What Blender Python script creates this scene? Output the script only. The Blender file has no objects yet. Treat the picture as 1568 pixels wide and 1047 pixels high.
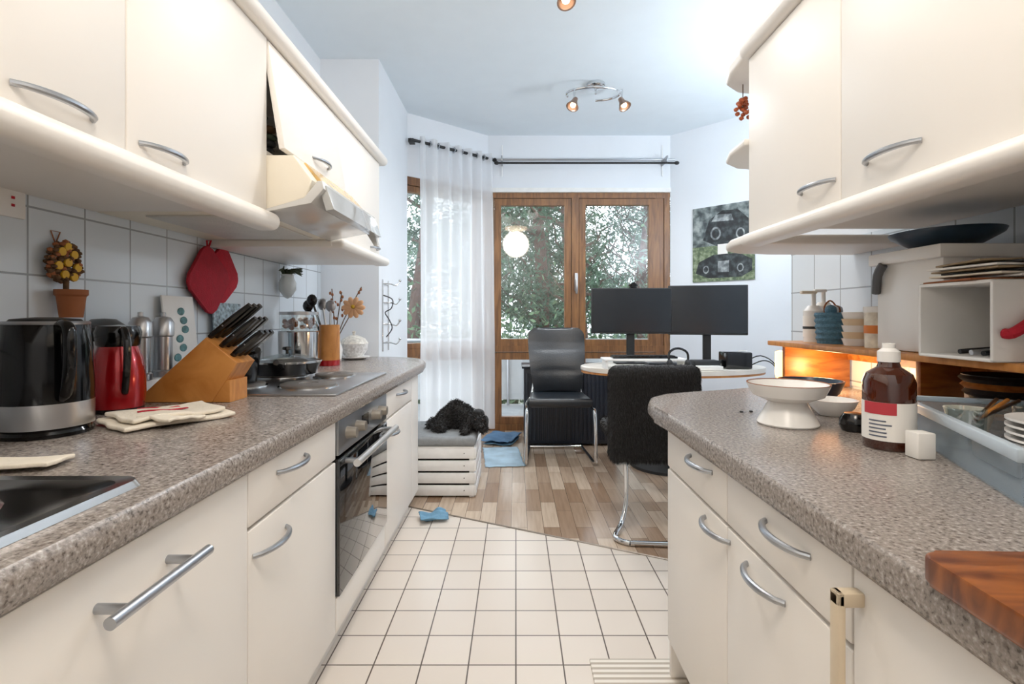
import bpy, bmesh, math, random
from mathutils import Vector, Matrix, noise
random.seed(7)
S=bpy.context.scene
COL=S.collection
def lin(c):
    return tuple((x/12.92 if x<=.04045 else ((x+.055)/1.055)**2.4) for x in c)
def C(h):
    h=h.lstrip('#'); return lin(tuple(int(h[i:i+2],16)/255 for i in (0,2,4)))+(1,)
# ---------------- materials ----------------
def nt(name):
    m=bpy.data.materials.new(name); m.use_nodes=True
    t=m.node_tree; b=t.nodes['Principled BSDF']; return m,t,b
def M(name,col,rough=.5,metal=0,var=.06,vs=8,bump=0,bs=60,trans=0,emis=0,ecol=None,coat=0,sheen=0):
    m,t,b=nt(name); c=C(col)
    tc=t.nodes.new('ShaderNodeTexCoord'); n=t.nodes.new('ShaderNodeTexNoise')
    n.inputs['Scale'].default_value=vs; n.inputs['Detail'].default_value=4
    t.links.new(tc.outputs['Object'],n.inputs['Vector'])
    r=t.nodes.new('ShaderNodeValToRGB')
    r.color_ramp.elements[0].position=.3; r.color_ramp.elements[1].position=.7
    r.color_ramp.elements[0].color=tuple(x*(1-var) for x in c[:3])+(1,)
    r.color_ramp.elements[1].color=tuple(min(1,x*(1+var)) for x in c[:3])+(1,)
    t.links.new(n.outputs['Fac'],r.inputs['Fac']); t.links.new(r.outputs['Color'],b.inputs['Base Color'])
    b.inputs['Roughness'].default_value=rough; b.inputs['Metallic'].default_value=metal
    b.inputs['Transmission Weight'].default_value=trans
    b.inputs['Coat Weight'].default_value=coat
    b.inputs['Sheen Weight'].default_value=sheen
    if emis:
        b.inputs['Emission Color'].default_value=C(ecol or col); b.inputs['Emission Strength'].default_value=emis
    if bump:
        n2=t.nodes.new('ShaderNodeTexNoise'); n2.inputs['Scale'].default_value=bs
        t.links.new(tc.outputs['Object'],n2.inputs['Vector'])
        bp=t.nodes.new('ShaderNodeBump'); bp.inputs['Strength'].default_value=bump; bp.inputs['Distance'].default_value=.01
        t.links.new(n2.outputs['Fac'],bp.inputs['Height']); t.links.new(bp.outputs['Normal'],b.inputs['Normal'])
    return m
def brick(name,ax,off,w,h,mortar,c1,c2,cm,rough,offset=0,var=True,grain=False,bump=.3):
    m,t,b=nt(name)
    tc=t.nodes.new('ShaderNodeTexCoord'); sp=t.nodes.new('ShaderNodeSeparateXYZ'); cb=t.nodes.new('ShaderNodeCombineXYZ')
    t.links.new(tc.outputs['Object'],sp.inputs[0])
    for i in (0,1):
        a=t.nodes.new('ShaderNodeMath'); a.operation='ADD'; a.inputs[1].default_value=off[i]
        t.links.new(sp.outputs[ax[i]],a.inputs[0]); t.links.new(a.outputs[0],cb.inputs[i])
    br=t.nodes.new('ShaderNodeTexBrick'); br.offset=offset; br.squash=1; br.offset_frequency=2
    br.inputs['Scale'].default_value=1; br.inputs['Brick Width'].default_value=w; br.inputs['Row Height'].default_value=h
    br.inputs['Mortar Size'].default_value=mortar; br.inputs['Mortar Smooth'].default_value=.1
    br.inputs['Color1'].default_value=C(c1); br.inputs['Color2'].default_value=C(c2); br.inputs['Mortar'].default_value=C(cm)
    t.links.new(cb.outputs[0],br.inputs['Vector'])
    out=br.outputs['Color']
    if grain:
        n=t.nodes.new('ShaderNodeTexNoise'); mp=t.nodes.new('ShaderNodeMapping'); mp.inputs['Scale'].default_value=(60,4,1)
        t.links.new(tc.outputs['Object'],mp.inputs[0]); t.links.new(mp.outputs[0],n.inputs['Vector']); n.inputs['Scale'].default_value=1
        mx=t.nodes.new('ShaderNodeMixRGB'); mx.blend_type='MULTIPLY'; mx.inputs[0].default_value=.35
        r=t.nodes.new('ShaderNodeValToRGB'); r.color_ramp.elements[0].color=(.5,.45,.4,1); r.color_ramp.elements[1].color=(1.0,1.0,1.0,1)
        r.color_ramp.elements[0].position=.3;r.color_ramp.elements[1].position=.6
        t.links.new(n.outputs['Fac'],r.inputs[0]); t.links.new(out,mx.inputs[1]); t.links.new(r.outputs[0],mx.inputs[2]); out=mx.outputs[0]
    t.links.new(out,b.inputs['Base Color']); b.inputs['Roughness'].default_value=rough
    bp=t.nodes.new('ShaderNodeBump'); bp.invert=True; bp.inputs['Strength'].default_value=bump; bp.inputs['Distance'].default_value=.003
    t.links.new(br.outputs['Fac'],bp.inputs['Height']); t.links.new(bp.outputs['Normal'],b.inputs['Normal'])
    return m
def granite():
    m,t,b=nt('granite_laminate')
    tc=t.nodes.new('ShaderNodeTexCoord')
    n=t.nodes.new('ShaderNodeTexNoise'); n.inputs['Scale'].default_value=150; n.inputs['Detail'].default_value=2; n.inputs['Roughness'].default_value=.6
    r=t.nodes.new('ShaderNodeValToRGB'); e=r.color_ramp.elements
    e[0].position=.33; e[0].color=C('#5b534c'); e[1].position=.72; e[1].color=C('#bcb5ad')
    x=e.new(.42); x.color=C('#867d76'); x=e.new(.56); x.color=C('#988e87')
    t.links.new(tc.outputs['Object'],n.inputs['Vector']); t.links.new(n.outputs['Fac'],r.inputs[0])
    n2=t.nodes.new('ShaderNodeTexVoronoi'); n2.inputs['Scale'].default_value=75; r2=t.nodes.new('ShaderNodeValToRGB')
    r2.color_ramp.elements[0].position=.12; r2.color_ramp.elements[0].color=(.55,.5,.46,1); r2.color_ramp.elements[1].position=.3; r2.color_ramp.elements[1].color=(1,1,1,1)
    t.links.new(tc.outputs['Object'],n2.inputs['Vector']); t.links.new(n2.outputs['Distance'],r2.inputs[0])
    mx=t.nodes.new('ShaderNodeMixRGB'); mx.blend_type='MULTIPLY'; mx.inputs[0].default_value=.8
    t.links.new(r.outputs[0],mx.inputs[1]); t.links.new(r2.outputs[0],mx.inputs[2])
    t.links.new(mx.outputs[0],b.inputs['Base Color']); b.inputs['Roughness'].default_value=.25
    return m
def wood(name,c1,c2,scale=(3,30,30),rough=.4):
    m,t,b=nt(name); tc=t.nodes.new('ShaderNodeTexCoord'); mp=t.nodes.new('ShaderNodeMapping'); mp.inputs['Scale'].default_value=scale
    n=t.nodes.new('ShaderNodeTexNoise'); n.inputs['Scale'].default_value=1; n.inputs['Detail'].default_value=5; n.inputs['Distortion'].default_value=1.2
    r=t.nodes.new('ShaderNodeValToRGB'); r.color_ramp.elements[0].color=C(c1); r.color_ramp.elements[1].color=C(c2)
    r.color_ramp.elements[0].position=.35; r.color_ramp.elements[1].position=.65
    t.links.new(tc.outputs['Object'],mp.inputs[0]); t.links.new(mp.outputs[0],n.inputs['Vector']); t.links.new(n.outputs['Fac'],r.inputs[0])
    t.links.new(r.outputs[0],b.inputs['Base Color']); b.inputs['Roughness'].default_value=rough; return m
def thin(name,col,gloss,tcol=(1,1,1,1),trl=0):
    m=bpy.data.materials.new(name); m.use_nodes=True; t=m.node_tree; t.nodes.clear()
    o=t.nodes.new('ShaderNodeOutputMaterial'); tr=t.nodes.new('ShaderNodeBsdfTransparent'); tr.inputs[0].default_value=tcol
    mx=t.nodes.new('ShaderNodeMixShader'); mx.inputs[0].default_value=gloss
    if trl:
        d=t.nodes.new('ShaderNodeBsdfDiffuse'); d.inputs[0].default_value=C(col)
        l=t.nodes.new('ShaderNodeBsdfTranslucent'); l.inputs[0].default_value=C(col)
        g=t.nodes.new('ShaderNodeMixShader'); g.inputs[0].default_value=trl
        t.links.new(d.outputs[0],g.inputs[1]); t.links.new(l.outputs[0],g.inputs[2])
    else:
        g=t.nodes.new('ShaderNodeBsdfGlossy'); g.inputs[0].default_value=C(col); g.inputs['Roughness'].default_value=.03
    t.links.new(tr.outputs[0],mx.inputs[1]); t.links.new(g.outputs[0],mx.inputs[2]); t.links.new(mx.outputs[0],o.inputs[0])
    return m
cab=M('cabinet_white','#f2ede6',.42,var=.012,vs=3)
cabw=M('cabinet_trim','#f4efe8',.35,var=.01)
wallm=M('wall_paint','#edf2f8',.85,var=.012,vs=3,bump=.05,bs=200)
ceilm=M('ceiling_paint','#e9f3fa',.9,var=.01)
gran=granite()
tileL=brick('wall_tiles','YZ',(.09,.08),.185,.185,.003,'#e3ebf2','#dbe5ee','#9fa6ac',.2)
tileF=brick('floor_tiles','XY',(15.0,15-.12+.0),.15,.15,.0024,'#e6dcd1','#dfd4c8','#574a40',.28)
parq=brick('parquet','YX',(20,20),.36,.085,.0012,'#d0bca6','#8d7058','#5a4535',.2,offset=.37,grain=True,bump=.08)
steel=M('brushed_steel','#b9b9bb',.28,1,var=.05)
chrome=M('chrome','#d8dadc',.1,1,var=.02)
nickel=M('satin_nickel','#a9acb1',.3,1,var=.03)
blackp=M('black_plastic','#0a0a0c',.16,var=.1)
blackm=M('black_matte','#17181b',.6,var=.1)
kblack=M('kettle_black','#050506',.1,var=.1); kblack.node_tree.nodes['Principled BSDF'].inputs['Specular IOR Level'].default_value=.3
dglass=M('oven_glass','#0b0c0e',.04,var=.05,coat=.5)
red=M('red_metal','#b00c16',.2,.4,var=.06,coat=.6)
redcloth=M('red_fabric','#b8122a',.8,var=.12,vs=40,bump=.4,bs=200)
redcloth2=M('red_fabric_dark','#a80e26',.8,var=.12,vs=40,bump=.4,bs=200)
white=M('white_gloss','#f2f0ec',.25,var=.02)
whitem=M('white_paint','#f4f4f3',.6,var=.04,vs=20)
beech=wood('beech_wood','#b5702f','#cf8b45',(8,30,8))
orangewood=wood('oiled_wood','#8a4a17','#b87433',(5,30,30))
acacia=wood('acacia_wood','#542408','#955425',(6,30,10),.3)
frame=wood('window_wood','#6b4527','#93643a',(30,30,3),.4)
glass=thin('window_glass','#ffffff',.04)
cglass=thin('clear_glass','#ffffff',.25,(.85,.9,.9,1))
curt=thin('sheer_fabric','#fafcff',.82,(1,1,1,1),.5)
cream=M('cream_plastic','#eee5d2',.35,var=.02)
fur=M('black_fur','#0c0b0d',.75,var=.4,vs=30,sheen=.1)
furd=M('black_curly_fur','#0e0d0f',.7,var=.5,vs=60,sheen=.2)
leather=M('black_leather','#1a2027',.32,var=.12,vs=25,bump=.12,bs=90)
screen=M('monitor_screen','#1c2126',.25,var=.05)
grey=M('grey_cushion','#8b8f92',.9,var=.1,vs=40,bump=.3,bs=200)
navy=M('navy_lacquer','#1c2430',.4,var=.08)
blue=M('blue_fabric','#6f9dbc',.9,var=.15,vs=20,bump=.3)
linen=M('linen','#e9dfcd',.9,var=.04,vs=50,bump=.2,bs=150)
terra=M('terracotta','#9a5a34',.8,var=.12)
yellow=M('yellow_paint','#d6a520',.6)
brown=M('brown_foliage','#5a3f26',.9,var=.4,vs=60)
amber=M('amber_glass','#3d1506',.08,var=.2,coat=.6)
bluew=M('blue_weave','#4f7b93',.7,var=.2,vs=90,bump=.6,bs=150)
teal=M('teal_print','#5f8f93',.6,var=.4,vs=40)
dgreen=M('plant_green','#33402e',.7,var=.3)
peach=M('peach_petal','#f0b98a',.7,var=.1)
bluetub=thin('translucent_plastic','#c9d5de',.28,(.95,.98,1,1),.45)
slate=M('slate_ceramic','#24394c',.3,var=.1)
paper=M('paper','#efece6',.8,var=.03)
# ---------------- geometry helpers ----------------
class G:
    def __init__(s,name,loc=(0,0,0)):
        s.e=bpy.data.objects.new(name,None); s.e.location=loc; s.e.empty_display_size=.05; COL.objects.link(s.e); s.loc=Vector(loc)
def mk(name,bm,mat,g=None,smooth=True,sharp=.6):
    bmesh.ops.recalc_face_normals(bm,faces=bm.faces)
    if smooth:
        for f in bm.faces: f.smooth=True
        for e in bm.edges:
            if len(e.link_faces)==2 and e.calc_face_angle(0)>sharp: e.smooth=False
    me=bpy.data.meshes.new(name); bm.to_mesh(me); bm.free(); me.materials.append(mat)
    o=bpy.data.objects.new(name,me); COL.objects.link(o)
    if g:
        o.parent=g.e; o.matrix_parent_inverse=Matrix.Translation(-g.loc)
    return o
def box(name,lo,hi,mat,g=None,bev=0,rot=0,seg=2,M4=None):
    bm=bmesh.new(); bmesh.ops.create_cube(bm,size=1)
    d=[hi[i]-lo[i] for i in range(3)]; c=Vector([(hi[i]+lo[i])/2 for i in range(3)])
    bmesh.ops.scale(bm,vec=d,verts=bm.verts)
    if bev: bmesh.ops.bevel(bm,geom=list(bm.edges),offset=bev,segments=seg,affect='EDGES',profile=.5)
    T=Matrix.Translation(c)@(Matrix.Rotation(rot,4,'Z') if rot else Matrix.Identity(4))
    if M4: T=M4@T
    bmesh.ops.transform(bm,matrix=T,verts=bm.verts)
    return mk(name,bm,mat,g)
def prism(name,pts,z0,z1,mat,g=None,bev=0,axis='Z',seg=3):
    bm=bmesh.new()
    f=(lambda p,h:(p[0],p[1],h)) if axis=='Z' else ((lambda p,h:(p[0],h,p[1])) if axis=='Y' else (lambda p,h:(h,p[0],p[1])))
    a=[bm.verts.new(f(p,z0)) for p in pts]; b=[bm.verts.new(f(p,z1)) for p in pts]
    fa=bm.faces.new(a); fb=bm.faces.new(b[::-1])
    n=len(pts)
    for i in range(n): bm.faces.new((a[i],a[(i+1)%n],b[(i+1)%n],b[i]))
    if bev: bmesh.ops.bevel(bm,geom=list(fa.edges)+list(fb.edges),offset=bev,segments=seg,affect='EDGES',profile=.5)
    return mk(name,bm,mat,g)
def lathe(name,prof,loc,mat,g=None,n=32,M4=None,sx=1,sy=1):
    bm=bmesh.new(); rings=[]
    for r,z in prof:
        if r<1e-5: rings.append([bm.verts.new((0,0,z))])
        else: rings.append([bm.verts.new((r*sx*math.cos(2*math.pi*i/n),r*sy*math.sin(2*math.pi*i/n),z)) for i in range(n)])
    for a,b in zip(rings,rings[1:]):
        if len(a)==1 and len(b)==1: continue
        for i in range(n):
            j=(i+1)%n
            if len(a)==1: bm.faces.new((a[0],b[i],b[j]))
            elif len(b)==1: bm.faces.new((a[i],a[j],b[0]))
            else: bm.faces.new((a[i],a[j],b[j],b[i]))
    T=Matrix.Translation(loc)
    if M4: T=T@M4
    bmesh.ops.transform(bm,matrix=T,verts=bm.verts)
    return mk(name,bm,mat,g)
def cyl(name,p0,p1,r,mat,g=None,n=20,r2=None):
    p0=Vector(p0);p1=Vector(p1); d=p1-p0; L=d.length
    q=d.to_track_quat('Z','Y').to_matrix().to_4x4()
    r2=r if r2 is None else r2
    return lathe(name,[(0,0),(r,0),(r2,L),(0,L)],p0,mat,g,n,M4=q)
def tubebm(bm,pts,r,n=10,rr=None):
    pts=[Vector(p) for p in pts]; rings=[]; up=None
    for i,p in enumerate(pts):
        t=(pts[min(i+1,len(pts)-1)]-pts[max(i-1,0)]).normalized()
        if up is None:
            up=Vector((0,0,1)) if abs(t.z)<.9 else Vector((1,0,0))
        x=(up-t*up.dot(t)).normalized(); up=x; y=t.cross(x)
        R=rr[i] if rr else r
        rings.append([bm.verts.new(p+R*(x*math.cos(2*math.pi*k/n)+y*math.sin(2*math.pi*k/n))) for k in range(n)])
    for a,b in zip(rings,rings[1:]):
        for k in range(n): bm.faces.new((a[k],a[(k+1)%n],b[(k+1)%n],b[k]))
    bm.faces.new(rings[0][::-1]); bm.faces.new(rings[-1])
def smoothpath(pts,k=6):
    P=[Vector(p) for p in pts]; out=[]
    for i in range(len(P)-1):
        a=P[max(i-1,0)];b=P[i];c=P[i+1];d=P[min(i+2,len(P)-1)]
        for j in range(k):
            t=j/k
            out.append(.5*((2*b)+(c-a)*t+(2*a-5*b+4*c-d)*t*t+(3*b-a-3*c+d)*t**3))
    out.append(P[-1]); return out
def tube(name,pts,r,mat,g=None,n=10,sm=0,rr=None):
    bm=bmesh.new()
    if sm: pts=smoothpath(pts,sm)
    tubebm(bm,pts,r,n,rr); return mk(name,bm,mat,g)
def ell(name,c,rad,mat,g=None,M4=None,sub=3,nz=0,ns=8):
    bm=bmesh.new(); bmesh.ops.create_icosphere(bm,subdivisions=sub,radius=1)
    if nz:
        for v in bm.verts: v.co*=1+nz*noise.noise(v.co*ns*.3+Vector(c)*9)
    bmesh.ops.scale(bm,vec=rad,verts=bm.verts)
    T=Matrix.Translation(c)
    if M4: T=T@M4
    bmesh.ops.transform(bm,matrix=T,verts=bm.verts); return mk(name,bm,mat,g,sharp=3)
def bow(name,p0,p1,out,g,depth=.03,r=.0055,mat=nickel,rise=.0):
    p0=Vector(p0);p1=Vector(p1);out=Vector(out); pts=[]
    for i in range(15):
        t=i/14; pts.append(p0.lerp(p1,t)+out*depth*(math.sin(math.pi*t)**.6)+Vector((0,0,rise*math.sin(math.pi*t))))
    rr=[r*(1.0+.25*math.sin(math.pi*i/14)) for i in range(15)]
    tube(name,pts,r,mat,g,10,rr=rr)
def furmesh(name,src,n,length,w,mat,g,droop=.5,curl=.6):
    dg=bpy.context.evaluated_depsgraph_get(); ev=src.evaluated_get(dg); me=ev.to_mesh(); me.calc_loop_triangles()
    tris=[t for t in me.loop_triangles]; areas=[t.area for t in tris]
    ch=random.choices(tris,weights=areas,k=n); bm=bmesh.new()
    for t in ch:
        a,b,c=[me.vertices[i].co for i in t.vertices]; u,v=random.random(),random.random()
        if u+v>1:u,v=1-u,1-v
        p=a+(b-a)*u+(c-a)*v; nn=t.normal
        d=(nn+Vector((random.uniform(-1,1),random.uniform(-1,1),random.uniform(-1,1)))*curl+Vector((0,0,-droop))).normalized()
        L=length*random.uniform(.5,1.2); s=d.cross(Vector((random.random()+.1,random.random(),random.random()))).normalized()*w
        m=p+d*L*.55+nn*L*.15; tip=p+d*L+Vector((0,0,-droop*L*.4))
        v0=bm.verts.new(p-s);v1=bm.verts.new(p+s);v2=bm.verts.new(m+s*.8);v3=bm.verts.new(m-s*.8);v4=bm.verts.new(tip)
        bm.faces.new((v0,v1,v2,v3)); bm.faces.new((v3,v2,v4))
    ev.to_mesh_clear()
    me2=bpy.data.meshes.new(name); bm.to_mesh(me2); bm.free(); me2.materials.append(mat)
    o=bpy.data.objects.new(name,me2); COL.objects.link(o); o.parent=g.e; o.matrix_parent_inverse=Matrix.Translation(-g.loc); return o
# ---------------- room shell ----------------
CE=2.85; YB=-1.2
def by(x): return 2.957-.495*(x+.6)
prism('floor',[(-1.45,YB),(1.5,YB),(1.5,by(1.5)),(-1.45,by(-1.45))],-.1,0,tileF)
prism('floor_parquet',[(-1.45,by(-1.45)),(1.5,by(1.5)),(2.45,by(2.45)),(2.45,4.3),(1.55,5.1),(-.3,5.1),(-1.45,4.6)],-.1,0.0,parq)
bm=bmesh.new(); tubebm(bm,[(-.62,by(-.62),0),(1.3,by(1.3),0)],.006,6); mk('trim_1',bm,M('threshold_strip','#8d8378',.4,.6))
prism('ceiling',[(-1.45,YB),(1.5,YB),(2.45,2.3),(2.45,4.3),(1.55,5.1),(-.3,5.1),(-1.0,4.6),(-1.45,4.4)],CE,CE+.1,ceilm)
box('wall_left',(-1.45,YB,0),(-1.33,3.48,CE),wallm)
box('wall_left_pier',(-1.45,3.48,0),(-.93,4.385,CE),wallm)
box('wall_right',(1.35,YB,0),(1.47,2.5,CE),wallm)
box('wall_right_return',(1.47,2.38,0),(2.42,2.5,CE),wallm)
box('wall_right_room',(2.3,2.5,0),(2.42,4.12,CE),wallm)
box('wall_rear',(-1.45,YB-.1,0),(1.47,YB,CE),wallm)
def seg(name,p0,p1,z0,z1,th=.12,mat=wallm,g=None,inset=0):
    p0=Vector(p0);p1=Vector(p1); d=(p1-p0).normalized(); nrm=Vector((-d.y,d.x))
    a=p0+nrm*inset; b=p1+nrm*inset; c=b+nrm*th; e=a+nrm*th
    return prism(name,[tuple(a),tuple(b),tuple(c),tuple(e)],z0,z1,mat,g)
A0=Vector((-.93,4.40)); B=Vector((-.27,4.95)); D=Vector((1.49,4.95)); E=Vector((2.31,4.11)); A=B+(A0-B)*1.13
seg('wall_bay_right',D,E,0,CE)
seg('wall_window_header',B,D,2.31,CE)
seg('wall_bay_left_header',A,B,2.31,CE)
box('trim_2',(-.27,4.925,2.30),(1.49,4.97,2.34),whitem)
# windows
def bar(name,g,p0,p1,s0,s1,z0,z1,dep,ins,mat):
    p0=Vector(p0);p1=Vector(p1);d=(p1-p0).normalized(); nrm=Vector((-d.y,d.x))
    a=p0+d*s0+nrm*ins; b=p0+d*s1+nrm*ins; c=b+nrm*dep; e=a+nrm*dep
    return prism(name,[tuple(a),tuple(b),tuple(c),tuple(e)],z0,z1,mat,g)
W=G('window_1',(.6,4.95,1.1)); w=(D-B).length
def sash(g,p0,p1,s0,s1,z0,z1,fw,ins=.02,dep=.055,k='a'):
    bar('sash_l_'+k,g,p0,p1,s0,s0+fw,z0,z1,dep,ins,frame); bar('sash_r_'+k,g,p0,p1,s1-fw,s1,z0,z1,dep,ins,frame)
    bar('sash_b_'+k,g,p0,p1,s0+fw,s1-fw,z0,z0+fw,dep,ins,frame); bar('sash_t_'+k,g,p0,p1,s0+fw,s1-fw,z1-fw,z1,dep,ins,frame)
    bar('pane_'+k,g,p0,p1,s0+fw,s1-fw,z0+fw,z1-fw,.006,ins+.03,glass)
bar('jamb_l',W,B,D,.0,.055,0,2.31,.1,.01,frame); bar('jamb_r',W,B,D,w-.055,w,0,2.31,.1,.01,frame)
bar('head',W,B,D,.055,w-.055,2.25,2.31,.1,.01,frame); bar('sill',W,B,D,.055,w-.055,0,.06,.1,.01,frame)
bar('mullion',W,B,D,w/2-.07,w/2+.0,.06,2.25,.1,.005,frame)
sash(W,B,D,.06,w/2-.075,.82,2.245,.065,k='ul'); sash(W,B,D,w/2+.005,w-.14,.82,2.245,.06,k='ur')
bar('side_post',W,B,D,w-.14,w-.06,.06,2.25,.07,.02,frame)
bar('transom',W,B,D,.055,w-.055,.76,.82,.08,.012,frame)
sash(W,B,D,.06,w/2-.075,.06,.755,.07,k='ll'); sash(W,B,D,w/2+.005,w-.14,.06,.755,.06,k='lr')
box('handle_plate',(.565,4.925,1.35),(.595,4.955,1.52),nickel,W,.004)
box('handle_lever',(.57,4.89,1.32),(.59,4.91,1.46),nickel,W,.006); box('handle_neck',(.572,4.9,1.43),(.588,4.93,1.45),nickel,W,.002)
W2=G('window_2',(-.6,4.67,1.1)); w2=(B-A).length
bar('jamb_l',W2,A,B,.0,.04,0,2.31,.09,.01,frame); bar('jamb_r',W2,A,B,w2-.09,w2,0,2.31,.09,.01,frame)
bar('head',W2,A,B,.04,w2-.09,2.24,2.31,.09,.01,frame); bar('sill',W2,A,B,.04,w2-.09,0,.08,.09,.01,frame)
sash(W2,A,B,.045,w2-.095,.82,2.235,.05,k='u'); sash(W2,A,B,.045,w2-.095,.08,.755,.05,k='l'); bar('transom',W2,A,B,.04,w2-.09,.755,.82,.08,.012,frame)
# outdoor
box('ground_outside',(-14,5.3,-.5),(18,40,-.35),M('frosty_ground','#8f9585',.95,var=.2,vs=2))
box('balcony_floor',(-2.5,5.1,-.2),(3.2,6.6,-.02),M('balcony_paving','#9c9fa1',.9,var=.1))
box('balcony_canopy',(-1.5,5.3,2.60),(3.0,6.3,2.68),M('canopy_grey','#8a8f92',.8))
tr=G('balcony_railing',(.5,6.5,0))
for i in range(6): cyl('post_%d'%i,(-2+i*.95,6.5,-.05),(-2+i*.95,6.5,.8),.018,nickel,tr,8)
cyl('rail',(-2.2,6.5,.8),(3,6.5,.8),.025,nickel,tr,8)
box('panel',(-2.1,6.52,.05),(2.9,6.53,.7),M('railing_panel','#b5babd',.7),tr)
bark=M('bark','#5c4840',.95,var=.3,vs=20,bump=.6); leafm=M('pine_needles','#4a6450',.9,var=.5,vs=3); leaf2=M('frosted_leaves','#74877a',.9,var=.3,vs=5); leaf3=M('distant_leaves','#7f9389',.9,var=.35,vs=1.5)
def leaves(bm,c,s,k=1.8,j=.45):
    u=Vector([random.uniform(-1,1) for _ in range(3)]).normalized(); v=u.cross(Vector([random.uniform(-1,1) for _ in range(3)])).normalized()
    bm.faces.new([bm.verts.new(c+u*s*k),bm.verts.new(c+v*s*j),bm.verts.new(c-u*s*k),bm.verts.new(c-v*s*j)])
def tree(name,x,y,r,h,lean,leaf,nl,spread,bare=False):
    g=G(name,(x,y,-.4)); bm=bmesh.new(); P=[];R=[]
    for i in range(9):
        t=i/8; P.append((x+lean*t+.12*math.sin(t*7+x),y+.1*math.sin(t*5),-.4+h*t)); R.append(r*(1-.7*t))
    tubebm(bm,P,r,10,R); tips=[]
    for k in range(26 if not bare else 46):
        t=random.uniform(.15,1); i=min(int(t*8),7); p=Vector(P[i]).lerp(Vector(P[i+1]),t*8-i); a=random.uniform(0,6.28); Ln=spread*random.uniform(.5,1)*(1.1-.6*t)
        q=[p]
        for s in range(1,6):
            q.append(p+Vector((math.cos(a),math.sin(a),.25+.35*s/5))*Ln*s/5+Vector((random.uniform(-.08,.08),random.uniform(-.08,.08),random.uniform(-.08,.08))))
        tubebm(bm,q,r*.2,5,[r*(.25-.04*s)*(.6 if bare else 1) for s in range(6)]); tips+=q[1:]
        if bare:
            for s in range(2,6):
                b2=a+random.choice([-1,1])*random.uniform(.4,1.1); tubebm(bm,[q[s],q[s]+Vector((math.cos(b2),math.sin(b2),.7))*Ln*.2,q[s]+Vector((math.cos(b2),math.sin(b2)*.7,1.1))*Ln*.4],.01,4,[.012,.008,.003])
    mk('trunk',bm,bark,g)
    if nl:
        bm=bmesh.new()
        for _ in range(nl): leaves(bm,random.choice(tips)+Vector([random.gauss(0,.18) for _ in range(3)]),random.uniform(.02,.05))
        mk('foliage',bm,leaf,g,smooth=False)
tree('pine_tree',-1.9,9.5,.16,7.5,.3,leafm,9000,1.7)
tree('pine_tree',.40,10.4,.16,8,.2,leafm,11000,1.6)
tree('pine_tree',.98,8.8,.17,7,.15,leafm,4500,1.2)
tree('pine_tree',1.6,13,.2,8,-.4,leafm,13000,2.2)
tree('birch_tree',2.1,8.8,.06,6,.4,leaf2,1600,1.5,True)
tree('birch_tree',2.9,10.5,.08,7,-.5,leaf2,1800,1.8,True)
tree('pine_tree',3.7,13.5,.15,8,.0,leafm,10000,2)
tree('birch_tree',-.5,11.5,.08,7,-.2,leaf2,1500,1.9,True)
tree('birch_tree',1.2,16,.1,8,-.2,leaf2,3500,2.4,True)
bm=bmesh.new()
cl=[Vector((random.uniform(-9,11),random.uniform(18,20),random.uniform(-.3,4.6))) for _ in range(90)]
for _ in range(26000):
    leaves(bm,random.choice(cl)+Vector([random.gauss(0,.5) for _ in range(3)]),random.uniform(.05,.11),1.3,.6)
mk('distant_tree_line',bm,leaf3,None,smooth=False)
bm=bmesh.new()
for _ in range(14000): leaves(bm,Vector((random.uniform(-4,6),random.gauss(7.4,.2),-.4+abs(random.gauss(0,.64)))),random.uniform(.025,.06),1.3,.6)
mk('hedge',bm,M('hedge_leaves','#64805f',.9,var=.4,vs=4),None,smooth=False)
# ---------------- left kitchen ----------------
box('wall_left_tiles',(-1.332,YB,.835),(-1.324,3.48,1.46),tileL)
HC=.83
LC=G('kitchen_base_cabinets',(-.9,1.4,0)); Y0c=YB+.03
box('carcass_a',(-1.31,Y0c,.1),(-.58,1.60,.775),cab,LC); box('carcass_b',(-1.31,2.20,.1),(-.58,2.95,.775),cab,LC)
box('plinth',(-1.31,Y0c,0),(-.615,2.93,.1),cab,LC)
def front(g,y0,y1,z0,z1,x=-.56,s=1,name='front'):
    x0,x1=(x-.02,x) if s>0 else (x,x+.02)
    box(name,(x0,y0+.002,z0+.002),(x1,y1-.002,z1-.002),cab,g,.003)
front(LC,-.6,.45,.11,.775); front(LC,.45,1.072,.11,.775,name='dishwasher_front')
front(LC,1.072,1.594,.655,.775); front(LC,1.072,1.594,.11,.65)
front(LC,2.20,2.75,.655,.775); front(LC,2.20,2.75,.11,.65)
prism('corner_front',[(-.56,2.752),(-.56,2.93),(-.59,3.0),(-.64,3.06),(-1.2,3.2),(-1.2,2.752)],.11,.775,cab,LC,.003)
cyl('dishwasher_bar',(-.515,.65,.71),(-.515,.86,.71),.0085,nickel,LC)
for yy in (.685,.825): cyl('bar_post',(-.562,yy,.71),(-.515,yy,.71),.007,nickel,LC)
bow('handle_1',(-.56,1.20,.735),(-.56,1.36,.735),(1,0,0),LC)
bow('handle_2',(-.56,1.09,.59),(-.56,1.25,.59),(1,0,0),LC)
bow('handle_3',(-.56,2.40,.735),(-.56,2.55,.735),(1,0,0),LC)
bow('handle_4',(-.56,2.24,.58),(-.56,2.38,.58),(1,0,0),LC)
ct=prism('countertop_left_tmp',[(-1.323,Y0c),(-.54,Y0c),(-.54,2.98),(-.55,3.13),(-.585,3.27),(-.65,3.38),(-.75,3.445),(-.86,3.47),(-.93,3.475),(-1.323,3.475)],.78,HC,gran,None,.018,seg=4); ct.name='countertop'
OV=G('built_in_oven',(-.9,1.9,.5))
box('body',(-1.2,1.602,.12),(-.585,2.188,.775),blackm,OV)
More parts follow.
